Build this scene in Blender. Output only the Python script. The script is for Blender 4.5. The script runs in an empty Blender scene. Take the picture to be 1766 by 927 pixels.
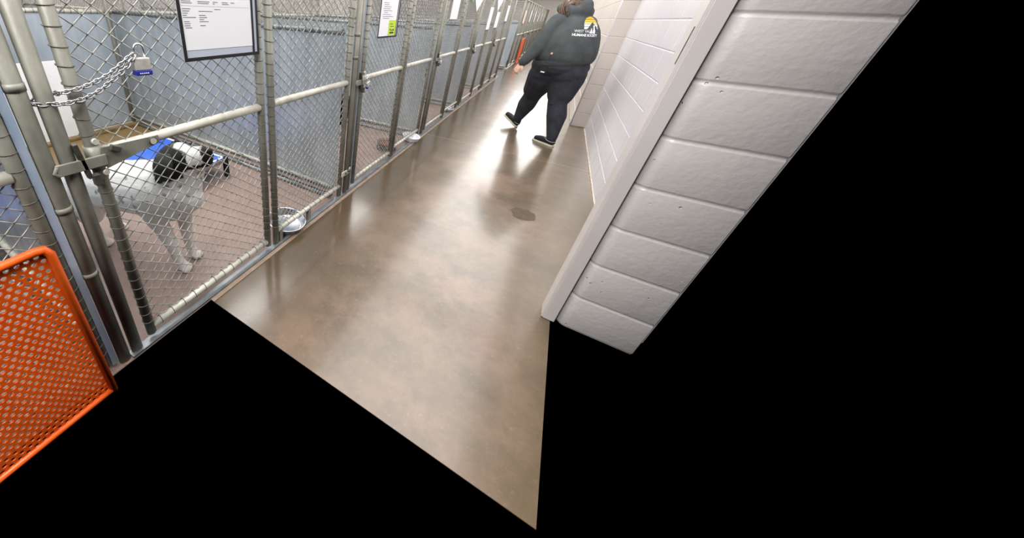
import bpy, bmesh, math, random
from mathutils import Vector, Matrix, Euler
from mathutils.bvhtree import BVHTree
random.seed(7)
C = bpy.context.scene.collection
SC = bpy.context.scene
# ------------------------------------------------------------------ camera, world, lights, exposure
cam_d = bpy.data.cameras.new('camera'); cam = bpy.data.objects.new('camera', cam_d); C.objects.link(cam)
YAW, PIT, ROL, FPX, PX, PY = .5703, -.5037, -.0495, 557.0, 559.94, 321.3
def Rm():
    a = Matrix.Rotation(YAW, 3, 'Z'); b = Matrix.Rotation(PIT, 3, 'X'); c = Matrix.Rotation(ROL, 3, 'Y')
    return a @ b @ c                       # columns: right, forward, up
_R = Rm()
right, fwd, up = _R.col[0], _R.col[1], _R.col[2]
M = Matrix((right, up, -fwd)).transposed().to_4x4()
M.translation = Vector((0, 0, 1.42)); cam.matrix_world = M
cam_d.sensor_fit = 'HORIZONTAL'; cam_d.sensor_width = 36.0
cam_d.lens = FPX / 1766 * 36.0
cam_d.shift_x = (883 - PX) / 1766; cam_d.shift_y = (PY - 463.5) / 1766
cam_d.clip_start = .02; cam_d.clip_end = 100
SC.camera = cam
w = bpy.data.worlds.new('world'); SC.world = w; w.use_nodes = True
w.node_tree.nodes['Background'].inputs[0].default_value = (0, 0, 0, 1)
w.node_tree.nodes['Background'].inputs[1].default_value = 0
SC.view_settings.view_transform = 'Standard'; SC.view_settings.look = 'None'
SC.view_settings.gamma = 1; SC.view_settings.use_curve_mapping = False
SC.view_settings.exposure = 0.0
try: SC.cycles.use_denoising = True
except Exception: pass
def area(name, loc, sx, sy, power, col=(1, .985, .96), rot=(0, 0, 0)):
    l = bpy.data.lights.new(name, 'AREA'); l.shape = 'RECTANGLE'; l.size = sx; l.size_y = sy
    l.energy = power; l.color = col
    o = bpy.data.objects.new(name, l); o.location = loc; o.rotation_euler = rot; C.objects.link(o)
    return o
AISLE_P, KEN_P = 118, 105
LIGHT_ROWS = []
for k in range(5):
    LIGHT_ROWS.append((-.48, 1.75 + 4.9 * k, 1.9, 4.7, AISLE_P))
for k in range(5):
    LIGHT_ROWS.append((-2.9, 1.2 + 5.0 * k, .5, 4.2, KEN_P))
for k in range(3):
    LIGHT_ROWS.append((-6.3, 1.2 + 6.0 * k, .5, 4.2, KEN_P))
LIGHT_ROWS.append((-.5, -1.3, .9, 1.6, 140))  # added lamp behind the camera, only there to brighten the pier
for x, y, sx, sy, p in LIGHT_ROWS:
    area('fixture_lamp', (x, y, 2.93), sx, sy, p)

# ------------------------------------------------------------------ helpers
def lin(c):
    return tuple(((v / 255) / 12.92 if v / 255 <= .04045 else ((v / 255 + .055) / 1.055) ** 2.4) for v in c) + (1,)
def mat(name, col, rough=.5, metal=0., col2=None, scale=8., bump=0., bscale=None, det=4., thr=(.35, .65), spec=.5, stretch=None, coat=0.):
    m = bpy.data.materials.new(name); m.use_nodes = True; nt = m.node_tree; b = nt.nodes['Principled BSDF']
    b.inputs['Base Color'].default_value = lin(col); b.inputs['Roughness'].default_value = rough
    b.inputs['Metallic'].default_value = metal; b.inputs['Specular IOR Level'].default_value = spec
    b.inputs['Coat Weight'].default_value = coat
    if col2 or bump:
        tc = nt.nodes.new('ShaderNodeTexCoord'); src = tc.outputs['Object']
        if stretch:
            mp = nt.nodes.new('ShaderNodeMapping'); mp.inputs['Scale'].default_value = stretch
            nt.links.new(src, mp.inputs[0]); src = mp.outputs[0]
    if col2:
        n = nt.nodes.new('ShaderNodeTexNoise'); n.inputs['Scale'].default_value = scale; n.inputs['Detail'].default_value = det
        nt.links.new(src, n.inputs[0])
        r = nt.nodes.new('ShaderNodeValToRGB'); r.color_ramp.elements[0].position = thr[0]; r.color_ramp.elements[1].position = thr[1]
        r.color_ramp.elements[0].color = lin(col); r.color_ramp.elements[1].color = lin(col2)
        nt.links.new(n.outputs[0], r.inputs[0]); nt.links.new(r.outputs[0], b.inputs['Base Color'])
    if bump:
        n2 = nt.nodes.new('ShaderNodeTexNoise'); n2.inputs['Scale'].default_value = bscale or scale; n2.inputs['Detail'].default_value = 5
        nt.links.new(src, n2.inputs[0])
        bp = nt.nodes.new('ShaderNodeBump'); bp.inputs['Strength'].default_value = bump; bp.inputs['Distance'].default_value = .01
        nt.links.new(n2.outputs[0], bp.inputs['Height']); nt.links.new(bp.outputs[0], b.inputs['Normal'])
    return m
class MB:
    def __init__(s): s.v = []; s.f = []; s.sm = []
    def add(s, vs, fs, smooth=False):
        o = len(s.v); s.v += [tuple(p) for p in vs]
        for f in fs: s.f.append(tuple(i + o for i in f)); s.sm.append(smooth)
        return s
    def box(s, a, b, rot=None, cen=None):
        x0, y0, z0 = a; x1, y1, z1 = b
        vs = [Vector(p) for p in ((x0, y0, z0), (x1, y0, z0), (x1, y1, z0), (x0, y1, z0), (x0, y0, z1), (x1, y0, z1), (x1, y1, z1), (x0, y1, z1))]
        if rot is not None:
            c = Vector(cen) if cen is not None else sum(vs, Vector()) / 8
            vs = [c + rot @ (p - c) for p in vs]
        return s.add(vs, [(0, 3, 2, 1), (4, 5, 6, 7), (0, 1, 5, 4), (1, 2, 6, 5), (2, 3, 7, 6), (3, 0, 4, 7)])
    def tube(s, pts, r, n=8, closed=False, cap=True, smooth=True):
        pts = [Vector(p) for p in pts]; N = len(pts); rr = r if isinstance(r, (list, tuple)) else [r] * N
        vs = []; prev = None
        for i in range(N):
            if closed: t = pts[(i + 1) % N] - pts[i - 1]
            elif i == 0: t = pts[1] - pts[0]
            elif i == N - 1: t = pts[-1] - pts[-2]
            else: t = (pts[i + 1] - pts[i]).normalized() + (pts[i] - pts[i - 1]).normalized()
            if t.length < 1e-9: t = pts[(i + 1) % N] - pts[i]
            t.normalize()
            if prev is None:
                u = t.cross(Vector((0, 0, 1)))
                if u.length < .1: u = t.cross(Vector((1, 0, 0)))
            else:
                u = prev - t * prev.dot(t)
                if u.length < 1e-4: u = t.cross(Vector((.3, .5, .8)))
            u.normalize(); prev = u; b = t.cross(u)
            for k in range(n):
                a = 2 * math.pi * k / n
                vs.append(pts[i] + (u * math.cos(a) + b * math.sin(a)) * rr[i])
        fs = []
        for i in range(N if closed else N - 1):
            j = (i + 1) % N
            for k in range(n):
                l = (k + 1) % n; fs.append((i * n + k, i * n + l, j * n + l, j * n + k))
        s.add(vs, fs, smooth)
        if cap and not closed:
            o = len(s.v) - N * n
            s.f.append(tuple(o + k for k in reversed(range(n)))); s.sm.append(False)
            s.f.append(tuple(o + (N - 1) * n + k for k in range(n))); s.sm.append(False)
        return s
    def ring(s, c, r, wr, axis='Z', n=14, m=5, tilt=None):
        c = Vector(c); ps = []
        for k in range(n):
            a = 2 * math.pi * k / n; p = Vector((math.cos(a) * r, math.sin(a) * r, 0))
            if axis == 'Y': p = Vector((p.x, 0, p.y))
            if axis == 'X': p = Vector((0, p.x, p.y))
            if tilt is not None: p = tilt @ p
            ps.append(c + p)
        return s.tube(ps, wr, m, closed=True)
    def lathe(s, prof, c=(0, 0, 0), n=32, rot=None, smooth=True):
        c = Vector(c); vs = []
        for (r, z) in prof:
            for k in range(n):
                a = 2 * math.pi * k / n; p = Vector((r * math.cos(a), r * math.sin(a), z))
                if rot is not None: p = rot @ p
                vs.append(c + p)
        fs = []
        for i in range(len(prof) - 1):
            for k in range(n):
                l = (k + 1) % n; fs.append((i * n + k, i * n + l, (i + 1) * n + l, (i + 1) * n + k))
        return s.add(vs, fs, smooth)
    def ell(s, c, r, rot=None, n=16, m=10):
        c = Vector(c); vs = []; fs = []
        r = Vector(r) if not isinstance(r, (int, float)) else Vector((r, r, r))
        for i in range(m + 1):
            th = math.pi * i / m
            for k in range(n):
                a = 2 * math.pi * k / n
                p = Vector((math.sin(th) * math.cos(a) * r.x, math.sin(th) * math.sin(a) * r.y, math.cos(th) * r.z))
                if rot is not None: p = rot @ p
                vs.append(c + p)
        for i in range(m):
            for k in range(n):
                l = (k + 1) % n; fs.append((i * n + k, (i + 1) * n + k, (i + 1) * n + l, i * n + l))
        return s.add(vs, fs, True)
    def cap2(s, p0, r0, p1, r1, n=14):
        """closed tapered capsule"""
        p0 = Vector(p0); p1 = Vector(p1); d = p1 - p0; L = d.length or 1e-6; t = d / L
        u = t.cross(Vector((0, 0, 1)));
        if u.length < .1: u = t.cross(Vector((1, 0, 0)))
        u.normalize(); b = t.cross(u); rows = []
        sn = max(-1, min(1, (r0 - r1) / L)); a0 = math.asin(sn)
        for q in range(6): ang = -math.pi / 2 + (math.pi / 2 + a0) * q / 5; rows.append((p0, r0, ang))
        for q in range(6): ang = a0 + (math.pi / 2 - a0) * q / 5; rows.append((p1, r1, ang))
        vs = []
        for (p, r, ang) in rows:
            for k in range(n):
                a = 2 * math.pi * k / n
                vs.append(p + t * (math.sin(ang) * r) + (u * math.cos(a) + b * math.sin(a)) * max(math.cos(ang) * r, 1e-4))
        fs = []
        for i in range(len(rows) - 1):
            for k in range(n):
                l = (k + 1) % n; fs.append((i * n + k, i * n + l, (i + 1) * n + l, (i + 1) * n + k))
        o = len(vs)
        fs.append(tuple(reversed(range(n)))); fs.append(tuple(range(o - n, o)))
        return s.add(vs, fs, True)
    def mesh(s, name, m=None):
        me = bpy.data.meshes.new(name); me.from_pydata([tuple(p) for p in s.v], [], s.f)
        me.polygons.foreach_set('use_smooth', s.sm)
        if m is not None:
            for q in (m if isinstance(m, (list, tuple)) else [m]): me.materials.append(q)
        me.update(); return me
    def obj(s, name, m, parent=None, loc=None):
        return mk(name, s.mesh(name, m), parent, loc)
def mk(name, me, parent=None, loc=None):
    o = bpy.data.objects.new(name, me); C.objects.link(o)
    if loc is not None: o.location = loc
    if parent is not None: o.parent = parent
    return o
def tag(o, label=None, cat=None, group=None, kind=None):
    if label: o['label'] = label
    if cat: o['category'] = cat
    if group: o['group'] = group
    if kind: o['kind'] = kind
    return o
def thing(name, label, cat, loc=(0, 0, 0), rz=0, group=None):
    o = bpy.data.objects.new(name, None); C.objects.link(o); o.location = loc; o.rotation_euler = (0, 0, rz)
    o.empty_display_size = .1
    return tag(o, label, cat, group)
def struct(o): o['kind'] = 'structure'; return o
def bevel(o, w=.003, seg=2):
    b = o.modifiers.new('bevel', 'BEVEL'); b.width = w; b.segments = seg; b.limit_method = 'ANGLE'; return o
def dup(root, loc=None, label=None, group=None, rz=None):
    r = root.copy(); C.objects.link(r)
    if loc is not None: r.location = loc
    if rz is not None: r.rotation_euler = (0, 0, rz)
    if label: r['label'] = label
    if group: r['group'] = group
    for ch in list(root.children):
        c = ch.copy(); C.objects.link(c); c.parent = r
        for g in ch.children:
            d = g.copy(); C.objects.link(d); d.parent = c
    return r
def remesh(mb, name, m, vox=.012, smooth=3, parent=None):
    me = mb.mesh(name); o = bpy.data.objects.new(name, me); C.objects.link(o)
    r = o.modifiers.new('r', 'REMESH'); r.mode = 'VOXEL'; r.voxel_size = vox
    if smooth:
        s = o.modifiers.new('s', 'SMOOTH'); s.factor = .6; s.iterations = smooth
    dg = bpy.context.evaluated_depsgraph_get(); dg.update()
    nm = bpy.data.meshes.new_from_object(o.evaluated_get(dg)); nm.name = name
    bpy.data.objects.remove(o); bpy.data.meshes.remove(me)
    nm.materials.clear()
    for q in (m if isinstance(m, (list, tuple)) else [m]): nm.materials.append(q)
    nm.polygons.foreach_set('use_smooth', [True] * len(nm.polygons))
    return mk(name, nm, parent)
def colorize(o, fn, attr='fur'):
    me = o.data; a = me.color_attributes.new(attr, 'FLOAT_COLOR', 'POINT')
    buf = []
    for v in me.vertices: buf += list(fn(v.co))
    a.data.foreach_set('color', buf)
def attr_mat(name, rough, bump=.2, bscale=60, attr='fur', spec=.3):
    m = mat(name, (200, 200, 200), rough, bump=bump, bscale=bscale, spec=spec); nt = m.node_tree
    n = nt.nodes.new('ShaderNodeVertexColor'); n.layer_name = attr
    nt.links.new(n.outputs[0], nt.nodes['Principled BSDF'].inputs['Base Color']); return m
def text_mesh(s, size, name='text', bold=0.):
    cu = bpy.data.curves.new(name, 'FONT'); cu.body = s; cu.size = size; cu.offset = bold; cu.align_x = 'CENTER'
    o = bpy.data.objects.new(name, cu); C.objects.link(o); dg = bpy.context.evaluated_depsgraph_get(); dg.update()
    me = bpy.data.meshes.new_from_object(o.evaluated_get(dg)); bpy.data.objects.remove(o); return me

# ------------------------------------------------------------------ materials
M_galv = mat('galvanised_pipe', (108, 107, 97), .5, .12, (140, 139, 129), 14, .15, 60, thr=(.3, .7), stretch=(1, 1, .5))
M_galv2 = mat('galvanised_rail', (172, 169, 158), .45, .1, (200, 197, 186), 14, .03, 30)
M_wire = mat('galvanised_wire', (138, 138, 133), .4, .2, (176, 176, 171), 30)
M_tie = mat('dark_tie_wire', (74, 70, 60), .5, .3, (112, 108, 96), 25)
M_sheet = mat('galvanised_sheet', (146, 156, 164), .36, .3, (182, 191, 199), 5, .03, 30, thr=(.25, .75), stretch=(1.6, 1.6, .45))
M_white_door = mat('white_panel', (226, 226, 226), .4, 0, (236, 236, 238), 3)
M_black = mat('black_plastic', (12, 12, 13), .5)
M_paper = mat('white_paper', (233, 233, 238), .6)
M_ink = mat('printed_ink', (95, 98, 108), .7)
M_sleeve = mat('clear_sleeve', (182, 190, 205), .25)
M_lime = mat('lime_label', (186, 214, 58), .6)
M_green = mat('green_label', (70, 190, 90), .6)
M_pink = mat('peach_paper', (238, 205, 190), .6)
M_steel = mat('stainless_steel', (222, 222, 226), .26, .95, (180, 182, 188), 10)
M_lock = mat('lock_steel', (188, 184, 176), .35, .4, (208, 205, 198), 40)
M_blue = mat('blue_bumper', (28, 34, 140), .4)
M_chain = mat('chain_steel', (180, 180, 182), .25, .8)
M_dark = mat('dark_metal', (70, 68, 64), .45, .6, (100, 98, 92), 30)
M_orange = mat('orange_plastic', (214, 82, 18), .35, 0, (226, 96, 30), 6, spec=.5)
M_cot = mat('blue_vinyl_fabric', (40, 92, 214), .55, 0, (52, 106, 226), 20)
M_cotrail = mat('aluminium_rail', (150, 150, 150), .35, .6)
M_white = mat('white_border', (225, 228, 238), .5)
M_trim = mat('painted_frame', (203, 196, 194), .38, 0, (207, 201, 200), 3)
M_gap = mat('shadow_gap_sealant', (40, 36, 34), .8)

def block_mat(name, ca, cb, rough, bump=.25):
    m = mat(name, ca, rough, 0, cb, 1.2, 0, spec=.5); nt = m.node_tree; b = nt.nodes['Principled BSDF']
    tc = nt.nodes.new('ShaderNodeTexCoord')
    n1 = nt.nodes.new('ShaderNodeTexNoise'); n1.inputs['Scale'].default_value = 55; n1.inputs['Detail'].default_value = 4
    n2 = nt.nodes.new('ShaderNodeTexNoise'); n2.inputs['Scale'].default_value = 9; n2.inputs['Detail'].default_value = 6
    v = nt.nodes.new('ShaderNodeTexVoronoi'); v.inputs['Scale'].default_value = 24
    rp = nt.nodes.new('ShaderNodeValToRGB'); rp.color_ramp.elements[0].position = .05; rp.color_ramp.elements[1].position = .12
    for q in (n1, n2, v): nt.links.new(tc.outputs['Object'], q.inputs['Vector'])
    nt.links.new(v.outputs['Distance'], rp.inputs[0])
    n3 = nt.nodes.new('ShaderNodeTexNoise'); n3.inputs['Scale'].default_value = 6
    nt.links.new(tc.outputs['Object'], n3.inputs['Vector'])
    gt = nt.nodes.new('ShaderNodeMath'); gt.operation = 'LESS_THAN'; gt.inputs[1].default_value = .57; nt.links.new(n3.outputs[0], gt.inputs[0])
    mx0 = nt.nodes.new('ShaderNodeMath'); mx0.operation = 'MAXIMUM'; nt.links.new(rp.outputs[0], mx0.inputs[0]); nt.links.new(gt.outputs[0], mx0.inputs[1])
    s1 = nt.nodes.new('ShaderNodeMath'); s1.operation = 'MULTIPLY_ADD'; s1.inputs[1].default_value = .35
    nt.links.new(n1.outputs[0], s1.inputs[0]); nt.links.new(n2.outputs[0], s1.inputs[2])
    s2 = nt.nodes.new('ShaderNodeMath'); s2.operation = 'ADD'; nt.links.new(s1.outputs[0], s2.inputs[0]); nt.links.new(mx0.outputs[0], s2.inputs[1])
    bp = nt.nodes.new('ShaderNodeBump'); bp.inputs['Strength'].default_value = bump; bp.inputs['Distance'].default_value = .004
    nt.links.new(s2.outputs[0], bp.inputs['Height']); nt.links.new(bp.outputs[0], b.inputs['Normal']); return m
M_block = block_mat('glossy_painted_block', (213, 210, 217), (218, 215, 221), .28, .3)
M_block2 = block_mat('beige_painted_block', (205, 196, 188), (210, 202, 196), .38, .15)
M_pier = block_mat('painted_block_bullnose', (202, 197, 196), (207, 202, 201), .3, 1.0)

def floor_mat():
    m = bpy.data.materials.new('sealed_concrete'); m.use_nodes = True; nt = m.node_tree; b = nt.nodes['Principled BSDF']
    N = nt.nodes.new; L = nt.links.new
    geo = N('ShaderNodeNewGeometry'); sep = N('ShaderNodeSeparateXYZ'); L(geo.outputs['Position'], sep.inputs[0])
    def noise(sc, det=5, vec=None, rough=.55):
        n = N('ShaderNodeTexNoise'); n.inputs['Scale'].default_value = sc; n.inputs['Detail'].default_value = det; n.inputs['Roughness'].default_value = rough
        L(vec or geo.outputs['Position'], n.inputs['Vector']); return n.outputs[0]
    def ramp(src, st):
        r = N('ShaderNodeValToRGB'); e = r.color_ramp.elements
        e[0].position, e[0].color = st[0][0], st[0][1]; e[1].position, e[1].color = st[1][0], st[1][1]
        for p, c in st[2:]: q = e.new(p); q.color = c
        L(src, r.inputs[0]); return r.outputs[0]
    def mix(a, bb, f, mode='MIX'):
        x = N('ShaderNodeMix'); x.data_type = 'RGBA'; x.blend_type = mode
        if isinstance(f, float): x.inputs[0].default_value = f
        else: L(f, x.inputs[0])
        for s, i in ((a, 6), (bb, 7)):
            if isinstance(s, tuple): x.inputs[i].default_value = s
            else: L(s, x.inputs[i])
        return x.outputs[2]
    def math_(op, a, bb=None, c=None):
        x = N('ShaderNodeMath'); x.operation = op
        for s, i in ((a, 0), (bb, 1), (c, 2)):
            if s is None: continue
            if isinstance(s, (int, float)): x.inputs[i].default_value = s
            else: L(s, x.inputs[i])
        return x.outputs[0]
    W0, W1 = (0, 0, 0, 1), (1, 1, 1, 1)
    base = ramp(noise(1.1, 6), [(.3, lin((100, 84, 66))), (.7, lin((138, 108, 92))), (.5, lin((116, 96, 78)))])
    big = ramp(noise(2.6, 8, rough=.68), [(.42, W0), (.62, W1)])
    base = mix(base, lin((74, 62, 44)), math_('MULTIPLY', big, .8))
    # olive staining towards the right wall
    xr = N('ShaderNodeMapRange'); L(math_('ADD', sep.outputs[0], math_('MULTIPLY', noise(1.7, 6), .7)), xr.inputs[0])
    xr.inputs[1].default_value = .3; xr.inputs[2].default_value = 1.0
    base = mix(base, lin((98, 86, 62)), math_('MULTIPLY', xr.outputs[0], .7))
    # damp brown staining along the kennel fronts, strengthened to paint in the aisle's shade
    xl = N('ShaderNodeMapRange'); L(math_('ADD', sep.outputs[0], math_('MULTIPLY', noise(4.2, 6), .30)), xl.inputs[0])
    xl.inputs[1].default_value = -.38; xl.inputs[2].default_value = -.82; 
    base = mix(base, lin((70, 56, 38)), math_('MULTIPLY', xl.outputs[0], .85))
    # the dark drain line of wear parallel to the kennels
    wob = math_('ADD', sep.outputs[0], math_('MULTIPLY', noise(2.5, 3), .05))
    d = math_('ABSOLUTE', math_('ADD', wob, .845)); dl = N('ShaderNodeMapRange'); L(d, dl.inputs[0])
    dl.inputs[1].default_value = .0; dl.inputs[2].default_value = .035; dl.inputs[3].default_value = 1; dl.inputs[4].default_value = 0
    base = mix(base, lin((70, 55, 38)), math_('MULTIPLY', dl.outputs[0], .7))
    # rust at the wall foot
    rw = N('ShaderNodeMapRange'); L(math_('ADD', sep.outputs[0], math_('MULTIPLY', noise(9, 5), .06)), rw.inputs[0])
    rw.inputs[1].default_value = .675; rw.inputs[2].default_value = .72
    base = mix(base, lin((170, 112, 62)), math_('MULTIPLY', rw.outputs[0], .6))
    # control joint lighter line
    jy = math_('ABSOLUTE', math_('SUBTRACT', sep.outputs[1], 4.235)); jl = math_('LESS_THAN', jy, .006)
    base = mix(base, lin((165, 148, 128)), math_('MULTIPLY', jl, .6))
    # speckle
    sp = ramp(noise(38, 6, rough=.85), [(.58, W0), (.72, W1)])
    base = mix(base, lin((170, 154, 132)), math_('MULTIPLY', sp, .45))
    sp2 = ramp(noise(17, 8, rough=.85), [(.3, W1), (.48, W0)])
    base = mix(base, lin((74, 62, 46)), math_('MULTIPLY', sp2, .4))
    L(base, b.inputs['Base Color'])
    b.inputs['Specular IOR Level'].default_value = .45
    rr = ramp(noise(2.3, 5), [(.3, (.30,) * 3 + (1,)), (.7, (.40,) * 3 + (1,))]); L(rr, b.inputs['Roughness'])
    bp = N('ShaderNodeBump'); bp.inputs['Strength'].default_value = .12; bp.inputs['Distance'].default_value = .002
    L(noise(70, 4), bp.inputs['Height']); L(bp.outputs[0], b.inputs['Normal'])
    b.inputs['Coat Weight'].default_value = 1.0; b.inputs['Coat Roughness'].default_value = .17; b.inputs['Coat IOR'].default_value = 1.5
    return m
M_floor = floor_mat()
M_kfloor = mat('pink_epoxy_kennel_floor', (146, 124, 114), .45, 0, (162, 140, 130), 5, .25, 120, thr=(.3, .7))
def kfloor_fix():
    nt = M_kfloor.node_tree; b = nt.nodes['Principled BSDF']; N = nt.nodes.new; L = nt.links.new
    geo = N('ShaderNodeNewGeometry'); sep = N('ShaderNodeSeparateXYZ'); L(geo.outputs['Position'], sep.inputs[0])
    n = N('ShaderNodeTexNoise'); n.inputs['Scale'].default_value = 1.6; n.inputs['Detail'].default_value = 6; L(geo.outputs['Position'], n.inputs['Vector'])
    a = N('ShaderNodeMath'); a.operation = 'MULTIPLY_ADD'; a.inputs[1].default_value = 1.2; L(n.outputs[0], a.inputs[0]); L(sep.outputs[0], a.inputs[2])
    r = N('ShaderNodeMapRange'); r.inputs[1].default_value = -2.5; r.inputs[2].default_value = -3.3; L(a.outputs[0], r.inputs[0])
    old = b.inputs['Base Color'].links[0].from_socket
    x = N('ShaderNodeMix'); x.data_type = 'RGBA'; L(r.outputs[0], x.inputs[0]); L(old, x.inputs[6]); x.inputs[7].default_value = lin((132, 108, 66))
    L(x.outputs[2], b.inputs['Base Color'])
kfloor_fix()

# ------------------------------------------------------------------ the room
FX = -1.2; WX = .68; CRS = .209
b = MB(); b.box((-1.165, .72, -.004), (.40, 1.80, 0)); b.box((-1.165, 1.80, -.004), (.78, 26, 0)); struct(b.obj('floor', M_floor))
b = MB(); b.box((-7.6, -.25, -.005), (-1.165, 10.35, -.0005)); struct(b.obj('floor_kennels', M_kfloor))
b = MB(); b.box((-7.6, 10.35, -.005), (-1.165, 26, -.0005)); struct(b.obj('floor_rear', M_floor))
b = MB(); b.box((-8.2, -3, 3.05), (.95, 26.2, 3.12)); struct(b.obj('ceiling', mat('ceiling_paint', (232, 230, 224), .7)))
b = MB(); b.box((-8.3, -.3, 0), (-8.2, 26.2, 3.05)); struct(b.obj('wall_left', mat('left_wall_paint', (186, 178, 176), .6, 0, (206, 198, 196), 2)))
b = MB(); b.box((-8.3, 26, 0), (.95, 26.1, 3.05)); struct(b.obj('wall_far', mat('far_wall_paint', (226, 222, 216), .6)))
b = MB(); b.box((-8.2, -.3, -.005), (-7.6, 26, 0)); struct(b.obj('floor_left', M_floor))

def block_wall(name, axis, plane, a0, a1, z1, m, first=0., blk=.418, off=.0, z0=.003, facing=-1, stack=False):
    """painted block wall: each block stands 3 mm proud of a mortar bed; axis is the wall's run direction"""
    b = MB(); j = .0045; d = .004; row = 0; z = 0.
    def P(a, dz, z):       # dz: towards viewer
        return (a, plane + facing * dz, z) if axis == 'x' else (plane + facing * dz, a, z)
    while z < z1:
        zt = min(z + CRS, z1); lo = max(z, z0)
        s = off + (0 if (row % 2 == 0 or stack) else blk / 2)
        a = s - blk * (math.ceil((s - a0) / blk) + 1)
        while a < a1:
            p, q = max(a, a0), min(a + blk, a1); a += blk
            if q - p < .012: continue
            pl = p + (j if p > a0 else 0); qr = q - (j if q < a1 else 0)
            zl = lo + j; zh = zt - j
            e = .004
            o = len(b.v)
            back = [P(pl - e * .5, -.002, zl - e * .5), P(qr + e * .5, -.002, zl - e * .5), P(qr + e * .5, -.002, zh + e * .5), P(pl - e * .5, -.002, zh + e * .5)]
            mid = [P(pl, d * .75, zl), P(qr, d * .75, zl), P(qr, d * .75, zh), P(pl, d * .75, zh)]
            fr = [P(pl + e, d, zl + e), P(qr - e, d, zl + e), P(qr - e, d, zh - e), P(pl + e, d, zh - e)]
            b.v += back + mid + fr
            for (u, v) in ((0, 4), (4, 8)):
                for k in range(4):
                    l = (k + 1) % 4; b.f.append((o + u + k, o + u + l, o + v + l, o + v + k)); b.sm.append(False)
            b.f.append((o + 8, o + 9, o + 10, o + 11)); b.sm.append(False)
        z += CRS; row += 1
    # mortar body
    t = .12
    if axis == 'x': b.box((a0, min(plane, plane - facing * t), z0), (a1, max(plane, plane - facing * t), z1))
    else: b.box((min(plane, plane - facing * t), a0, z0), (max(plane, plane - facing * t), a1, z1))
    me = b.mesh(name, m); bm = bmesh.new(); bm.from_mesh(me); bmesh.ops.recalc_face_normals(bm, faces=bm.faces); bm.to_mesh(me); bm.free()
    return struct(mk(name, me))
block_wall('wall_right', 'y', WX, 1.81, 6.15, 3.05, M_block, off=4.33)
block_wall('wall_return', 'x', 6.15, .50, .80, 3.05, M_block2, off=.5, blk=.6)
block_wall('wall_right_far', 'y', .49, 6.16, 26, 3.05, M_block2, off=6.2)
# soft outer corner of the return
b = MB(); b.tube([(.494, 6.158, .003), (.494, 6.158, 3.05)], .011, 12); struct(b.obj('trim_1', M_block))
# caulk bead along the foot of the wall
b = MB(); pts = []
y = 1.95
while y < 6.14:
    pts.append((WX - .006 + random.uniform(-.0025, .0025), y, .004)); y += .04
b.tube(pts, .0075, 6); struct(b.obj('baseboard_right', mat('caulk', (206, 200, 190), .6, 0, (170, 140, 110), 26, thr=(.55, .75))))

# pier with bullnose blocks and the metal door frame beside it
PYL = 1.69
def pier():
    b = MB(); x0, x1 = .421, .747; R = .05
    prof = []
    for k in range(9):
        a = math.pi + math.pi / 2 * k / 8
        prof.append((x0 + R + R * math.cos(a), PYL + R + R * math.sin(a)))
    prof = [(x0, PYL + .16)] + prof + [(x1 - .006, PYL), (x1, PYL + .006), (x1, PYL + .16)]
    cz = []; z = 0.
    while z < 3.05:
        zt = min(z + CRS, 3.05)
        cz += [(z, -.0045), (z + .004, -.0045), (z + .008, -.001), (z + .012, 0), (zt - .012, 0), (zt - .008, -.001), (zt - .004, -.0045)]
        z += CRS
    vs = []; n = len(prof)
    cen = Vector(((x0 + x1) / 2, PYL + .16))
    for (zz, dd) in cz:
        for i, p in enumerate(prof):
            p = Vector(p); q = Vector(prof[max(i - 1, 0)]); r = Vector(prof[min(i + 1, n - 1)])
            t = (r - q).normalized(); nn = Vector((t.y, -t.x))
            s = p + nn * dd * (-1 if nn.dot(p - cen) < 0 else 1)
            vs.append((s.x, s.y, zz))
    fs = [(i * n + k, i * n + k + 1, (i + 1) * n + k + 1, (i + 1) * n + k) for i in range(len(cz) - 1) for k in range(n - 1)]
    b.add(vs, fs, True)
    me = b.mesh('wall_pier', M_pier)
    bm = bmesh.new(); bm.from_mesh(me); bmesh.ops.recalc_face_normals(bm, faces=bm.faces); bm.to_mesh(me); bm.free()
    struct(mk('wall_pier', me))
pier()
b = MB()
b.box((.366, PYL - .004, .003), (.4165, PYL + .10, 3.05))          # face of the frame
b.box((.356, PYL + .002, .003), (.366, PYL + .10, 3.05))           # stepped rebate on the corridor side
struct(bevel(b.obj('door_1', M_trim), .0015))
b = MB(); b.box((.4165, PYL + .004, .003), (.421, PYL + .10, 3.05)); struct(b.obj('trim_2', M_gap))
b = MB()                                                           # strike plate high on the frame
b.box((.3555, PYL + .008, 1.30), (.3585, PYL + .022, 1.42))
sp = b.obj('strike_plate', M_dark); tag(sp, 'narrow dark strike plate on the pale door frame at top right', 'strike plate')

# ceiling fixtures (housings round the lamps, the added one behind the camera too)
M_house = mat('fixture_housing', (235, 235, 232), .5)
fx0 = None
for i, (x, y, sx, sy, p) in enumerate(LIGHT_ROWS):
    b = MB(); a, c = sx / 2, sy / 2
    b.box((-a - .03, -c - .03, .03), (a + .03, c + .03, .119)); 
    b.box((-a - .03, -c - .03, 0), (-a - .01, c + .03, .03)); b.box((a + .01, -c - .03, 0), (a + .03, c + .03, .03))
    o = b.obj('ceiling_light', M_house, loc=(x, y, 2.93))
    nth = ['first', 'second', 'third', 'fourth', 'fifth', 'sixth'][i % 5 if i < 10 else (i - 10)]
    tag(o, 'long white ceiling light, ' + (nth + ' from the camera over the aisle' if i < 5 else nth + ' from the camera over the near kennels' if i < 10 else nth + ' over the rear kennel row' if i < 13 else 'square one added behind the camera to brighten the pier'), 'ceiling light', 'ceiling lights over the ' + ('aisle' if x > -1 else 'kennel row' if x > -4 else 'rear kennel row'))

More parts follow.
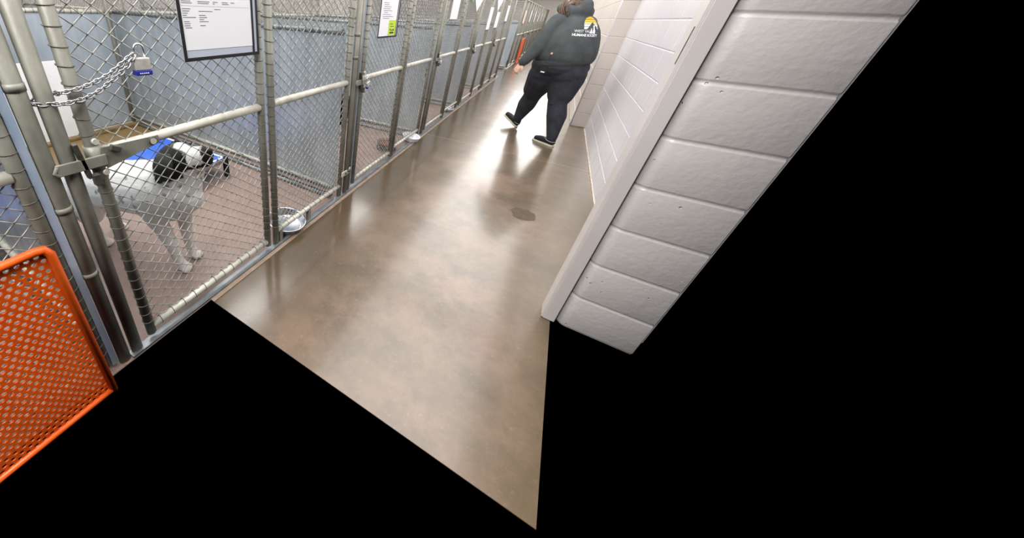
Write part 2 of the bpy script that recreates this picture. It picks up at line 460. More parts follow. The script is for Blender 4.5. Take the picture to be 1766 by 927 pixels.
# ------------------------------------------------------------------ chain link
PP, HZ = .0315, .0265
WR = .0021
_cl = {}
def chain_mesh(w, h, sides=5, wr=WR, wrapL=None, wrapR=None, wrapB=None, wrapT=None, sub=3):
    """chain-link fabric in the local y-z plane, y from 0 to w, z from 0 to h; wrap* = (offset, radius) of a pipe that tie loops go round"""
    key = (round(w, 3), round(h, 3), sides, wr, wrapL, wrapR, wrapB, wrapT, sub)
    if key in _cl: return _cl[key]
    b = MB(); nc = max(2, round(w / PP)); p = w / nc; nr = max(2, round(h / HZ)); q = h / nr; d = .0036
    rnd = random.Random(3)
    for i in range(nc):
        pts = []
        for j in range(nr + 1):
            s = (i + j) % 2
            y = (i + s) * p + (.0018 if s else -.0018)
            z = j * q
            pts.append((d * .2 * (1 if s else -1), y, z))
            if j < nr:
                sg = 1 if s else -1
                y2 = (i + 1 - s) * p + (-.0018 if s else .0018)
                if sub >= 3:
                    pts.append((sg * d, y + (y2 - y) * .22, z + q * .14)); pts.append((sg * d, y + (y2 - y) * .80, z + q * .80))
                else:
                    pts.append((sg * d, (y + y2) / 2, z + q / 2))
        b.tube(pts, wr, sides, cap=False)
    nf = len(b.f)
    for wr_, yy in ((wrapL, -1), (wrapR, 1)):
        if wr_:
            off, rad = wr_; z = q; k = 0
            while z < h - .01:
                tl = Matrix.Rotation(rnd.uniform(.08, .2), 3, 'Y') @ Matrix.Rotation(rnd.uniform(-.22, .12), 3, 'X')
                b.ring((0, (w + off) if yy > 0 else -off, z), rad + wr, wr, 'Z', 14, 4, tl); z += q * 2
    for wr_, zz in ((wrapB, -1), (wrapT, 1)):
        if wr_:
            off, rad = wr_; y = p
            while y < w - .01:
                b.ring((0, y, (h + off) if zz > 0 else -off), rad + wr, wr, 'Y', 12, 4); y += p * 2
    me = b.mesh('chain_link', [M_wire, M_tie]); me.polygons.foreach_set('material_index', [0] * nf + [1] * (len(b.f) - nf)); _cl[key] = me; return me

def pipe(name, p0, p1, r, m, parent=None, n=16, local=None):
    b = MB(); b.tube([p0, p1], r, n); return b.obj(name, m, parent)

KTOP = 1.90
def make_gate(wd, rb=.075, wraps=True, side=6, label='', r=.0205, group=None, loc=(0, 0, 0), sub=3):
    """swing gate in the plane x = 0, from y = 0 to y = wd; stiles are centred on those lines"""
    t = thing('kennel_gate', label, 'gate', loc, 0, group)
    pipe('stile', (0, 0, .04), (0, 0, KTOP), r, M_galv, t); pipe('stile', (0, wd, .04), (0, wd, KTOP), r, M_galv, t)
    pipe('bottom_rail', (0, r * .7, rb), (0, wd - r * .7, rb), r * .92, M_galv2, t)
    pipe('top_rail', (0, r * .7, KTOP - .022), (0, wd - r * .7, KTOP - .022), r * .92, M_galv, t)
    pipe('middle_rail', (0, r * .7, .955), (0, wd - r * .7, .955), r * .98, M_galv2, t)
    W = (.0, r) if wraps else None
    me = chain_mesh(wd - 2 * r, KTOP - .05 - rb - r, side, WR, (r, r) if wraps else None, (r, r) if wraps else None, (r, r * .92) if wraps else None, None, sub)
    mk('chain_link', me, t, (-.002, r, rb + r))
    return t
def make_panel(wd, rb=.115, wraps=True, side=6, label='', r=.0205, group=None, loc=(0, 0, 0), sub=3):
    t = thing('fence_section', label, 'fence panel', loc, 0, group)
    pipe('post', (0, 0, 0), (0, 0, KTOP), r, M_galv, t); pipe('post', (0, wd, 0), (0, wd, KTOP), r, M_galv, t)
    pipe('bottom_rail', (0, r * .7, rb), (0, wd - r * .7, rb), r * .85, M_galv2, t)
    pipe('top_rail', (0, r * .7, KTOP - .022), (0, wd - r * .7, KTOP - .022), r * .92, M_galv, t)
    pipe('middle_rail', (0, r * .7, .955), (0, wd - r * .7, .955), r * .98, M_galv2, t)
    me = chain_mesh(wd - 2 * r, KTOP - .05 - rb - r, side, WR, (r, r) if wraps else None, (r, r) if wraps else None, (r, r * .85) if wraps else None, None, sub)
    mk('chain_link', me, t, (-.002, r, rb + r))
    return t
G = 'kennel gates along the aisle'; GP = 'fixed chain-link panels beside the gates'
gates = [.412, 2.325, 4.26, 6.22, 8.2]
names = ['nearest, with the framed notice and chained padlock', 'second from the camera, with a lime label on its notice',
         'third from the camera, behind a plain white notice', 'fourth from the camera, beside the first pointed white notice', 'last of the near kennel row']
GW, PW = .80, .81
for i, y0 in enumerate(gates):
    near = i < 2
    gw = .803 if i == 0 else GW
    make_gate(gw, .075, True, 6 if near else 4, 'grey chain-link kennel gate, ' + names[i], loc=(FX, y0, 0), group=G, sub=3 if near else 2)
    make_panel(PW, .105, True, 6 if near else 4, 'fixed chain-link panel right of the kennel gate, ' + ['with a steel bowl under it', 'with a white dish under it', 'third along the aisle', 'fourth along the aisle', 'at the end of the near row'][i], loc=(FX, y0 + gw + .078, 0), group=GP, sub=3 if near else 2)
# extra upright posts at the joints
def post(y, r, label, x=FX, h=KTOP, name='fence_post', z0=0., coll=None):
    b = MB(); b.tube([(0, 0, z0), (0, 0, h)], r, 18)
    for cz in (coll or []): b.tube([(0, 0, cz - .011), (0, 0, cz + .011)], r + .0022, 18)
    return tag(b.obj(name, M_galv, loc=(x, y, 0)), label, 'post')
post(.277, .0235, 'thick grey post nearest the pale blue partition edge, with a collar band', coll=[1.195, .80, .515])
post(.334, .0235, 'bare grey latch post with the steel chain looped round it')
post(2.175, .019, 'slim upright pipe tucked between the first kennel panel and second gate', x=FX + .012, coll=[1.27, 1.12])
post(2.238, .019, 'grey latch post just left of the second kennel gate')
for k, y0 in enumerate(gates[2:]):
    post(y0 - .075, .019, 'grey latch post left of the ' + ['third', 'fourth', 'fifth'][k] + ' kennel gate')
post(10.02, .022, 'end post closing the near kennel row')
# kennel 0, cut by the left edge of the photo
t = make_gate(.80, .075, True, 6, 'chain-link gate at the left edge behind the orange panel', loc=(FX, .206 - .80, 0), group=G)

# ------------------------------------------------------------------ channel and curb strips under the fronts
b = MB()
b.box((-1.186, .30, 0), (-1.166, 10.1, .012)); b.box((-1.214, .30, 0), (-1.186, 10.1, .006))
tag(b.obj('floor_channel', mat('steel_channel', (120, 128, 136), .35, .6, (148, 150, 150), 12)), 'long grey steel channel on the floor under the kennel gates', 'floor channel')
b = MB(); b.box((-1.164, .72, 0), (-1.136, 10.1, .004))
struct(b.obj('trim_3', mat('floor_edge_strip', (150, 132, 118), .6, 0, (128, 110, 94), 14)))

# ------------------------------------------------------------------ partitions and backs
XB = -4.3
M_prail = mat('partition_rail', (118, 124, 128), .4, .3, (150, 156, 160), 12)
def partition(y, label, x0=-1.225, x1=XB, upper=True, side=4, y_edge=None, grp='sheet metal partitions between kennels'):
    t = thing('kennel_partition', label, 'partition', (x0, y, 0), math.pi / 2, grp)     # local y -> world -x
    L = x0 - x1
    b = MB(); b.box((-.002, .012, .03), (.002, L, 1.262)); b.obj('sheet', M_sheet, t)
    b = MB(); b.tube([(.002, .03, 1.28), (.002, L, 1.28)], .018, 12)
    b.obj('middle_rail', M_prail, t)
    b = MB(); b.tube([(-.012, .03, .075), (-.012, L, .075)], .017, 10); b.obj('base_rail', M_galv2, t)
    b = MB(); b.tube([(-.075, .03, .018), (-.075, L, .018)], .016, 10); b.obj('floor_rail', M_prail, t)
    b = MB(); b.box((-.055, .03, 0), (-.004, L, .004)); b.obj('gap_dark_strip', M_dark, t)  # dark strip painting in the dark gap between base and floor rails
    if upper:
        mk('chain_link', chain_mesh(L, KTOP - 1.30 - .03, side, .0020, None, None, (.018, .018), None, 2), t, (0, 0, 1.30))
        b = MB(); b.tube([(0, .03, KTOP - .015), (0, L, KTOP - .015)], .017, 10); b.obj('top_rail', M_galv, t)
    return t
partition(2.10, 'galvanised partition on the right of the dog kennel')
partition(4.03, 'galvanised partition between the second and third kennels')
partition(5.98, 'galvanised partition between the third and fourth kennels')
partition(7.93, 'galvanised partition between the fourth and fifth kennels')
partition(10.0, 'galvanised partition closing the near kennel row')
partition(12.0, 'pale galvanised end partition beyond the cross aisle', grp='sheet metal partitions beyond the cross aisle')
# left partition of the dog kennel: its pale front edge shows between the posts
t = partition(.236, 'galvanised partition left of the dog kennel with pale blue front edge')
b = MB(); b.box((-.009, -.034, .02), (.014, .014, 1.60)); b.obj('front_edge', mat('pale_edge_channel', (160, 178, 202), .4, .1, (180, 194, 212), 6), t)
# second skin edge beside the second gate
b = MB(); b.box((-1.24, 2.268, .02), (-1.19, 2.276, 1.88))
tag(b.obj('panel_edge', mat('pale_edge_strip', (166, 186, 208), .35, .3)), 'pale blue sheet edge just left of the second kennel gate', 'panel edge')

def back_panel(y0, y1, label, doory=None, x=XB):
    t = thing('kennel_rear_divider', label, 'back panel', (x, y0, 0), 0, 'galvanised back panels'); L = y1 - y0
    b = MB(); b.box((-.003, 0, .045), (.002, L, 1.262)); b.obj('sheet', M_sheet, t)
    b = MB(); b.tube([(0, 0, 1.28), (0, L, 1.28)], .02, 12); b.obj('middle_rail', M_galv2, t)
    b = MB(); b.tube([(.02, 0, .022), (.02, L, .022)], .018, 10); b.obj('base_rail', M_galv2, t)
    mk('chain_link', chain_mesh(L, KTOP - 1.33, 4, .0020, None, None, (.02, .02), None, 2), t, (0, 0, 1.30))
    b = MB(); b.tube([(0, 0, KTOP - .015), (0, L, KTOP - .015)], .018, 10); b.obj('top_rail', M_galv, t)
    for yy in (L - .06, .10):
        b = MB(); b.tube([(.02, yy, 0), (.02, yy, KTOP)], .022, 12)
        b.tube([(.02, yy, .10), (.02, yy, .13)], .03, 12); b.obj('post', M_galv, t)
    return t
bk = [(.255, 2.085, 'galvanised back panel of the dog kennel'), (2.13, 4.0, 'galvanised back panel of the second kennel'), (4.06, 5.95, 'galvanised back panel of the third kennel'),
      (6.01, 7.9, 'galvanised back panel of the fourth kennel'), (7.96, 9.97, 'galvanised back panel of the fifth kennel'), (-.25, .215, 'galvanised back panel at the left edge')]
for a, c, l in bk: back_panel(a, c, l)
t = thing('kennel_door', 'white sliding dog door low on the back panel behind the posts', 'dog door', (XB + .045, .62, 0))
b = MB(); b.box((0, 0, .0), (.012, .80, .83)); bevel(b.obj('door_panel', M_white_door, t), .003)
b = MB(); b.box((0, -.02, 0), (.02, 0, .9)); b.box((0, .80, 0), (.02, .82, .9)); b.obj('guide_rail', M_galv2, t)
# curb with brown grime along the back
b = MB(); b.box((XB + .04, .27, 0), (XB + .13, 2.02, .035)); struct(bevel(b.obj('trim_4', mat('grimy_curb', (104, 84, 52), .6, 0, (150, 126, 88), 9)), .008))

# rear row of kennels behind (seen only above the sheet panels, through the mesh)
def rear_row():
    for k, y in enumerate((.24, 2.2, 4.15, 6.1, 8.05)):
        t = thing('rear_partition', 'chain-link topped partition in the rear kennel row, ' + ['nearest', 'second', 'third', 'fourth', 'fifth'][k] + ' from the left', 'partition', (-4.34, y, 0), math.pi / 2, 'rear row partitions')
        b = MB(); b.box((-.002, 0, .0), (.002, 2.9, 1.26)); b.obj('sheet', M_sheet, t)
        b = MB(); b.tube([(0, 0, 1.28), (0, 2.9, 1.28)], .018, 8); b.obj('middle_rail', M_galv2, t)
        mk('chain_link', chain_mesh(2.9, .57, 4, .0020, None, None, None, None, 2), t, (0, 0, 1.30))
    for k in range(5):
        y0 = .24 + 1.955 * k
        t = thing('rear_kennel_front', 'chain-link front of the rear kennel row, ' + ['nearest', 'second', 'third', 'fourth', 'fifth'][k] + ' section', 'fence panel', (-7.25, y0, 0), 0, 'rear row fronts')
        mk('chain_link', chain_mesh(1.93, 1.86, 3, .0018, None, None, None, None, 2), t, (0, .01, .02))
        for yy in (.02, .98, 1.93): 
            b = MB(); b.tube([(0, yy, 0), (0, yy, KTOP)], .022, 10); b.obj('post', M_galv, t)
        b = MB(); b.tube([(0, 0, KTOP), (0, 1.95, KTOP)], .02, 10); b.obj('top_rail', M_galv2, t)
rear_row()

# ------------------------------------------------------------------ kennel row beyond the cross aisle
ords = ['first', 'second', 'third', 'fourth', 'fifth', 'sixth', 'seventh']
for k in range(7):
    y0 = 12.05 + 1.95 * k
    make_gate(.85, .075, False, 3, ords[k] + ' kennel gate beyond the cross aisle', loc=(FX, y0, 0), group='kennel gates beyond the cross aisle', sub=2)
    make_panel(.95, .105, False, 3, ords[k] + ' fixed panel beyond the cross aisle', loc=(FX, y0 + .93, 0), group='fixed panels beyond the cross aisle', sub=2)
    if k: partition(y0 - .03, ords[k] + ' partition along the row beyond the cross aisle', grp='sheet metal partitions beyond the cross aisle', side=3, x1=-3.2)
b = MB(); b.box((-1.25, 12.02, 0), (-1.17, 25.8, .012)); tag(b.obj('floor_channel', M_galv2), 'pale floor channel under the far kennel row', 'floor channel')

# ------------------------------------------------------------------ latches
def latch(y, label, near=False, z=.935):
    t = thing('gate_latch', label, 'latch', (FX, y, z), 0, 'gate latches')
    r = .0235
    b = MB(); b.tube([(0, .078, -.03), (0, .078, .05)], .0265, 16); b.obj('collar', M_galv, t)
    b = MB()
    b.box((.024, -.045, -.016), (.034, .10, .022), Matrix.Rotation(-.04, 3, 'X'), (.03, .03, 0))
    ps = [(.030, -.045, .003), (.026, -.052, .003)]
    b.tube([(.03, -.04, -.013), (.03, -.052, .002), (.03, -.04, .020)], .006, 8); bevel(b.obj('fork', M_galv, t), .003)
    b = MB(); b.box((.012, .024, -.05), (.034, .038, .075), Matrix.Rotation(.12, 3, 'X')); bevel(b.obj('drop_lever', M_dark, t), .002)
    b = MB(); b.box((.026, .040, -.075), (.050, .062, -.035)); bevel(b.obj('stop_block', M_dark, t), .003)
    b = MB(); b.tube([(-.018, -.032, -.02), (-.002, -.045, -.03), (.012, -.038, -.012)], .0035, 8); b.obj('hook', M_galv, t)
    b = MB(); b.tube([(.018, .083, .068), (.032, .083, .068)], .010, 12); b.obj('rivet', M_galv2, t)
    b = MB(); b.tube([(.018, .088, -.045), (.032, .088, -.045)], .010, 12); b.obj('rivet', M_galv2, t)
    return t
l0 = latch(.334, 'grey fork latch joining the nearest gate to its post')
# tapered strap and wing nut at the left end of the near gate rail
t = thing('gate_strap', 'flat grey strap with a round bolt at the left end of the nearest gate rail', 'strap', (FX + .022, .43, .955))
b = MB(); b.add([(0, 0, .022), (0, 0, -.055), (0, .20, -.018), (0, .20, .012), (.004, 0, .022), (.004, 0, -.055), (.004, .20, -.018), (.004, .20, .012)],
                [(0, 1, 2, 3), (7, 6, 5, 4), (0, 4, 5, 1), (1, 5, 6, 2), (2, 6, 7, 3), (3, 7, 4, 0)]); b.obj('plate', M_galv, t)
b = MB(); b.tube([(.002, .175, -.004), (.012, .175, -.004)], .012, 14); b.obj('bolt', M_galv2, t)
b = MB(); b.ring((.008, .175, -.004), .0135, .003, 'X', 16, 6); b.obj('washer', M_dark, t)
b = MB(); b.box((.004, .02, .0), (.022, .055, .022), Matrix.Rotation(-.5, 3, 'X')); bevel(b.obj('wing_nut', M_dark, t), .004)

# hinge clamp on the far side of the first kennel
t = thing('hinge_clamp', 'pale clamp band with two dark bolts at the foot of the posts', 'clamp', (FX, 2.12, .215))
b = MB(); b.box((.020, -.035, -.022), (.030, .085, .022), Matrix.Rotation(-.04, 3, 'X')); b.box((.028, .070, .015), (.036, .090, .035)); bevel(b.obj('band', M_galv2, t), .003)
b = MB(); b.tube([(.03, .018, 0), (.038, .018, 0)], .009, 10); b.obj('bolt', M_dark, t)
b = MB(); b.tube([(.03, .060, .006), (.038, .060, .006)], .009, 10); b.obj('bolt', M_dark, t)
b = MB(); b.tube([(-.03, 1.045, .1), (.004, 1.045, .1)], .01, 8)

# small bowl brackets under the fixed panels
def bracket(y, label):
    b = MB(); b.box((-.012, y - .014, 0), (.016, y + .014, .085)); b.box((.016, y - .014, .0), (.03, y + .014, .006)); b.box((-.05, y - .02, .07), (.0, y + .02, .085))
    tag(bevel(b.obj('bowl_bracket', M_galv, loc=(FX, 0, 0)), .002), label, 'bracket', 'bowl brackets')
bracket(1.66, 'small upright bracket on the channel right of the steel bowl'); bracket(1.335, 'small upright bracket left of the steel bowl by the double posts')

# ------------------------------------------------------------------ padlocks and the chain
def padlock(loc, rz, label, s=1., tilt=0.):
    t = thing('padlock', label, 'padlock', loc, rz, 'laminated padlocks'); t.scale = (s, s, s)
    t.rotation_euler = (tilt, 0, rz)
    b = MB(); b.box((-.011, -.024, -.016), (.011, .024, .020)); bevel(b.obj('body', M_lock, t), .003)
    b = MB(); b.box((-.0125, -.0255, -.030), (.0125, .0255, -.0155)); bp_ = bevel(b.obj('bumper', M_blue, t), .003)
    b = MB()
    for k in range(5): b.box((.0125, -.015 + k * .006, -.025), (.0129, -.0115 + k * .006, -.0215))
    b.obj('bumper_lettering', M_paper, bp_)
    b = MB(); pts = [(0, -.014, .018)]
    for k in range(9): a = math.pi - math.pi * k / 8; pts.append((0, .014 * math.cos(a), .043 + .014 * math.sin(a)))
    pts.append((0, .014, .018)); b.tube(pts, .004, 10); b.obj('shackle', M_steel, t)
    return t
padlock((FX + .045, .615, 1.226), 0, 'silver padlock with blue base hanging on the nearest gate', 1.12, -.03)
padlock((FX + .045, 2.352, .915), 0, 'silver padlock with blue base on the second gate latch', .95, .35)
padlock((FX + .04, 4.30, .90), 0, 'padlock at the third gate, hung on its latch', .9, .2)
padlock((FX + .04, 6.26, .90), 0, 'padlock at the fourth gate, hung on its latch', .9, .1)
padlock((FX + .04, 8.24, .90), 0, 'padlock at the fifth gate, hung on its latch', .9, .1)
for yy, nm in ((2.238, 'second'), (4.185, 'third'), (6.145, 'fourth'), (8.125, 'fifth')):
    latch(yy, 'grey fork latch on the ' + nm + ' kennel gate')
for k in range(1, 7):
    latch(12.05 + 1.95 * k - .075, 'latch on the ' + ords[k] + ' gate beyond the cross aisle')

def chain_path(pts, label):
    P = [Vector(p) for p in pts]; seg = []; b = MB()
    # resample
    L = [0]
    for i in range(1, len(P)): L.append(L[-1] + (P[i] - P[i - 1]).length)
    step = .0150; n = int(L[-1] / step); Q = []
    for k in range(n + 1):
        s = L[-1] * k / n; i = max(j for j in range(len(L)) if L[j] <= s + 1e-9); i = min(i, len(P) - 2)
        f = (s - L[i]) / max(L[i + 1] - L[i], 1e-9); Q.append(P[i].lerp(P[i + 1], f))
    for k in range(n):
        c = (Q[k] + Q[k + 1]) / 2; t = (Q[k + 1] - Q[k]).normalized()
        u = t.cross(Vector((1, 0, 0))).normalized(); v = t.cross(u)
        a = .75 if k % 2 else -.75
        s = u * math.cos(a) + v * math.sin(a); pp = []
        for q in range(12):
            an = 2 * math.pi * q / 12; pp.append(c + t * (.0128 * math.cos(an)) + s * (.0068 * math.sin(an)))
        b.tube(pp, .0024, 6, closed=True)
    return tag(b.obj('chain', M_chain), label, 'chain')
def loop_chain():
    x = FX + .032; B = Vector((FX, .334)); r = .032
    top = [(FX + .05, .592, 1.262), (x + .012, .55, 1.232), (x + .005, .50, 1.200), (x, .445, 1.180), (x + .004, .40, 1.172)]
    rnd_ = []
    for k in range(11):
        a = .5 + (math.pi * 2 - 1.0) * k / 10 ; 
        ang = math.radians(75) + math.radians(210) * k / 10
        rnd_.append((B.x + r * math.cos(ang), B.y + r * math.sin(ang), 1.165 - .022 * k / 10))
    bot = [(x + .002, .37, 1.138), (x + .004, .42, 1.143), (x + .006, .47, 1.160), (x + .012, .52, 1.192), (x + .02, .56, 1.222), (FX + .052, .592, 1.256)]
    # a strand passes behind the stile on the way out, in front on the way back
    chain_path(top + rnd_ + bot, 'steel chain looped from the nearest padlock round two gate posts')
loop_chain()

# ------------------------------------------------------------------ notices
def notice(y0, y1, z0, z1, label, style='frame', x=FX + .024, lean=0.):
    t = thing('notice_holder', label, 'notice', (x, y0, z0), 0, 'notices hung on the kennel gates'); W = y1 - y0; H = z1 - z0
    if style == 'frame':
        bw = .013
        b = MB(); b.box((0, 0, 0), (.002, W, H)); b.obj('sleeve', M_sleeve, t)
        b = MB(); b.box((.002, 0, 0), (.005, W, bw)); b.box((.002, 0, H - bw), (.005, W, H)); b.box((.002, 0, bw), (.005, bw, H - bw)); b.box((.002, W - bw * .75, bw), (.005, W, H - bw)); b.box((.002, W - bw * 3.0, bw), (.0045, W - bw * 2.1, H - bw))
        b.obj('black_border', M_black, t)
        pp = MB(); pp.box((.002, bw, .040), (.003, W - bw * 3.0, H - bw)); pa = pp.obj('paper', M_paper, t)
        b = MB(); rr = random.Random(5)
        def ln(a, c, z): b.box((.003, a, z), (.0033, c, z + .0022))
        for (z, segs) in ((.215, ((.02, .05),)), (.205, ((.02, .06), (.09, .145), (.16, .185), (.205, .235), (.25, .27))), (.199, ((.02, .065), (.09, .14), (.16, .17), (.205, .24))),
                          (.180, ((.02, .055), (.165, .195))), (.173, ((.02, .05), (.09, .155))), (.166, ((.02, .042),)), (.159, ((.02, .036), (.09, .12))), (.152, ((.02, .075), (.09, .125))), (.145, ((.09, .11),)), (.138, ((.022, .045), (.09, .13))),
                          (.131, ((.022, .048),)), (.124, ((.022, .046), (.09, .115))), (.117, ((.024, .052),))):
            for a, c in segs: ln(a, c, z)
        b.box((.003, .018, .2215), (.0032, W - .05, .2222)); b.box((.003, .018, .1905), (.0032, W - .05, .1912))
        for z in (.236, .245, .256, .27): ln(.03, .2, z)
        b.obj('print', M_ink, pa)
    elif style == 'label':
        bw = .012
        b = MB(); b.box((.002, 0, 0), (.005, W, bw)); b.box((.002, 0, H - bw), (.005, W, H)); b.box((.002, 0, bw), (.005, bw, H - bw)); b.box((.002, W - bw, bw), (.005, W, H - bw)); b.box((.002, W - bw * 3.4, bw), (.0045, W - bw * 2.6, H - bw)); b.obj('black_border', M_black, t)
        b = MB(); b.box((0, 0, 0), (.002, W, H)); b.obj('sleeve', M_sleeve, t)
        b = MB(); b.box((.002, bw, bw), (.003, W - bw * 3.4, H - bw)); pa = b.obj('paper', M_paper, t)
        b = MB(); rr = random.Random(9)
        for k in range(9): b.box((.003, .05 + rr.uniform(0, .02), .135 + k * .013), (.0034, .05 + rr.uniform(.08, .22), .138 + k * .013))
        b.obj('print', M_ink, pa)
        b = MB(); b.box((.003, W * .50, bw + .004), (.0042, W - bw * 3.6, .125)); la = b.obj('label', M_lime, t); la['label'] = 'lime green sticker'
        b = MB()
        for k, (a, c, z) in enumerate(((.56, .72, .095), (.58, .78, .078), (.57, .62, .05), (.66, .70, .045), (.73, .80, .048), (.58, .80, .028))): b.box((.0042, W * a, z), (.0046, W * c, z + (.004 if k < 2 else .012)))
        b.obj('writing', M_black, la)
    elif style == 'plain':
        b = MB(); b.box((0, 0, 0), (.002, W, H)); b.obj('sleeve', M_paper if lean == 0 else M_pink, t)
        b = MB(); b.box((.002, 0, 0), (.004, W, .008)); b.box((.002, 0, 0), (.004, .010, H)); b.obj('black_border', M_black, t)
    elif style == 'diamond':
        b = MB(); h = H
        b.add([(0, 0, h * .45), (0, W * .42, 0), (0, W, h * .62), (0, W, h), (0, 0, h), (.003, 0, h * .45), (.003, W * .42, 0), (.003, W, h * .62), (.003, W, h), (.003, 0, h)],
              [(0, 1, 2, 3, 4), (9, 8, 7, 6, 5), (0, 5, 6, 1), (1, 6, 7, 2), (2, 7, 8, 3), (3, 8, 9, 4), (4, 9, 5, 0)])
        b.obj('card', M_paper, t)
    return t
notice(.795, 1.195, 1.215, 1.53, 'white printed notice in a black bordered sleeve on the nearest gate')
notice(2.465, 2.83, 1.235, 1.58, 'notice with a lime green sticker hung on the second gate', 'label')
notice(4.36, 4.70, 1.36, 1.70, 'plain white notice on the third gate, black edged', 'plain')
notice(5.42, 6.10, 1.47, 1.85, 'large white notice with a pointed lower corner left of the fourth gate', 'diamond', x=FX + .03)
notice(6.78, 7.10, 1.20, 1.56, 'narrow white notice on the fourth gate', 'plain')
notice(7.28, 7.85, 1.50, 1.86, 'white notice with a pointed lower corner beside the fifth gate', 'diamond', x=FX + .03)
notice(7.55, 7.92, 1.22, 1.5, 'pale notice below the second pointed notice', 'plain')
notice(8.72, 9.05, 1.33, 1.64, 'white notice on the last gate of the near row', 'plain')
notice(12.5, 12.95, 1.26, 1.62, 'peach coloured notice on the first gate beyond the cross aisle', 'plain', lean=1)
for k in range(1, 6):
    notice(12.5 + 1.95 * k, 12.85 + 1.95 * k, 1.30, 1.66, 'white notice on the ' + ords[k] + ' gate beyond the cross aisle', 'plain')
b = MB(); b.add([(0, 0, .05), (0, .10, 0), (0, .10, .16), (0, 0, .16), (.003, 0, .05), (.003, .10, 0), (.003, .10, .16), (.003, 0, .16)], [(0, 1, 2, 3), (7, 6, 5, 4), (0, 4, 5, 1), (1, 5, 6, 2), (2, 6, 7, 3), (3, 7, 4, 0)])
tag(b.obj('green_tag', M_green, loc=(FX + .026, 5.30, 1.56)), 'small green tag left of the first pointed white notice', 'tag')

# ------------------------------------------------------------------ orange perforated panels
def orange_panel(W, H, label, loc, pitch=.0228, rot=(0, 0, 0), rad=.0074):
    t = thing('perforated_panel', label, 'plastic panel', loc, 0, 'orange perforated plastic panels'); t.rotation_euler = rot
    b = MB(); rim = .022; ny = int((W - 2 * rim) / pitch); p = (W - 2 * rim) / ny; pz = pitch * .87; nz = int((H - 2 * rim) / pz); pz = (H - 2 * rim) / nz
    n = 12
    for j in range(nz):
        z0 = rim + j * pz; sh = (j % 2) * p / 2
        cols = []
        if sh: cols.append((rim, rim + sh, False)); 
        k = 0; y = rim + sh
        while y + p <= W - rim + 1e-6: cols.append((y, y + p, True)); y += p
        if y < W - rim - 1e-6: cols.append((y, W - rim, False))
        for (a, c, hole) in cols:
            if not hole:
                b.add([(0, a, z0), (0, c, z0), (0, c, z0 + pz), (0, a, z0 + pz)], [(0, 1, 2, 3)]); continue
            cy, cz = (a + c) / 2, z0 + pz / 2; vs = []
            for q in range(n):
                an = 2 * math.pi * q / n + math.pi / n; ca, sa = math.cos(an), math.sin(an); s = 1 / max(abs(ca), abs(sa))
                vs.append((0, cy + ca * s * p / 2, cz + sa * s * pz / 2))
            # snap the outer ring to the cell's corners
            vs2 = [(0, cy + ca_, cz + sa_) for ca_, sa_ in [(v[1] - cy, v[2] - cz) for v in vs]]
            for q in range(n):
                an = 2 * math.pi * q / n + math.pi / n; vs2.append((0, cy + math.cos(an) * rad, cz + math.sin(an) * rad))
            fs = [(q, (q + 1) % n, n + (q + 1) % n, n + q) for q in range(n)]
            o = len(vs2)
            for sy, sz, q in ((1, 1, 1), (-1, 1, 4), (-1, -1, 7), (1, -1, 10)):
                vs2.append((0, cy + sy * p / 2, cz + sz * pz / 2)); fs.append((q, len(vs2) - 1, (q + 1) % n) if False else (q % n, (q + 1) % n, len(vs2) - 1))
            b.add(vs2, fs)
    me = b.mesh('perforated_sheet', M_orange)
    bm = bmesh.new(); bm.from_mesh(me); bmesh.ops.remove_doubles(bm, verts=bm.verts, dist=1e-5)
    for f in bm.faces:
        if f.normal.x < 0: f.normal_flip()
    bm.to_mesh(me); bm.free()
    o = mk('perforated_sheet', me, t); s = o.modifiers.new('s', 'SOLIDIFY'); s.thickness = .006
    b = MB(); r_ = .012
    b.tube([(0, r_, 0), (0, r_, H - .04), (0, r_ + .012, H - .016), (0, .045, H - r_), (0, W - .045, H - r_), (0, W - r_ - .012, H - .016), (0, W - r_, H - .04), (0, W - r_, 0)], .0135, 10); b.tube([(0, r_, rim * .6), (0, W - r_, rim * .6)], .012, 8)
    b.obj('rim', M_orange, t); return t
orange_panel(.58, .765, 'orange perforated plastic panel standing in the bottom left corner', (-1.10, .193 - .58, 0))
orange_panel(.95, .80, 'orange plastic panel leaning on the far kennel row', (-1.13, 13.75, 0), .05, rad=.014)

# ------------------------------------------------------------------ bowls
def bowl(loc, R, H, label, rx=0., ry=0., m=M_steel, name='dog_bowl', cat='bowl', inner=None):
    b = MB()
    prof = [(.001, .004), (R * .72, .004), (R * .80, .012), (R * .90, H - .008), (R * .95, H), (R * 1.0, H + .002), (R * 1.03, H - .003), (R * 1.0, H - .007), (R * .95, H - .012), (R * .86, .010), (R * .76, 0), (.001, 0)]
    b.lathe(prof, n=48)
    o = b.obj(name, m, loc=loc); o.rotation_euler = (rx, ry, 0)
    return tag(o, label, cat)
bowl((-1.268, 1.478, .020), .138, .060, 'stainless steel dog bowl tilted under the nearest fixed panel', .0, .14)
t = bowl((-1.215, 3.84, .012), .11, .06, 'white dish poking out under the second fixed panel', 0, .12, mat('white_enamel', (228, 230, 236), .3))
t = thing('wire_bowl_rack', 'dark wire bowl rack with orange kibble at the foot of the second kennel', 'bowl rack', (-1.33, 3.36, 0))
b = MB()
for z in (.02, .06, .10): b.ring((0, 0, z), .105, .003, 'Z', 24, 5)
for k in range(16): a = 2 * math.pi * k / 16; b.tube([(.105 * math.cos(a), .105 * math.sin(a), .0), (.105 * math.cos(a), .105 * math.sin(a), .10)], .0022, 5)
b.obj('rack', M_dark, t)
b = MB(); b.lathe([(.001, .02), (.07, .022), (.095, .085), (.1, .088), (.097, .08), (.075, .015), (.001, .012)], n=28); b.obj('bowl', M_dark, t)
b = MB()
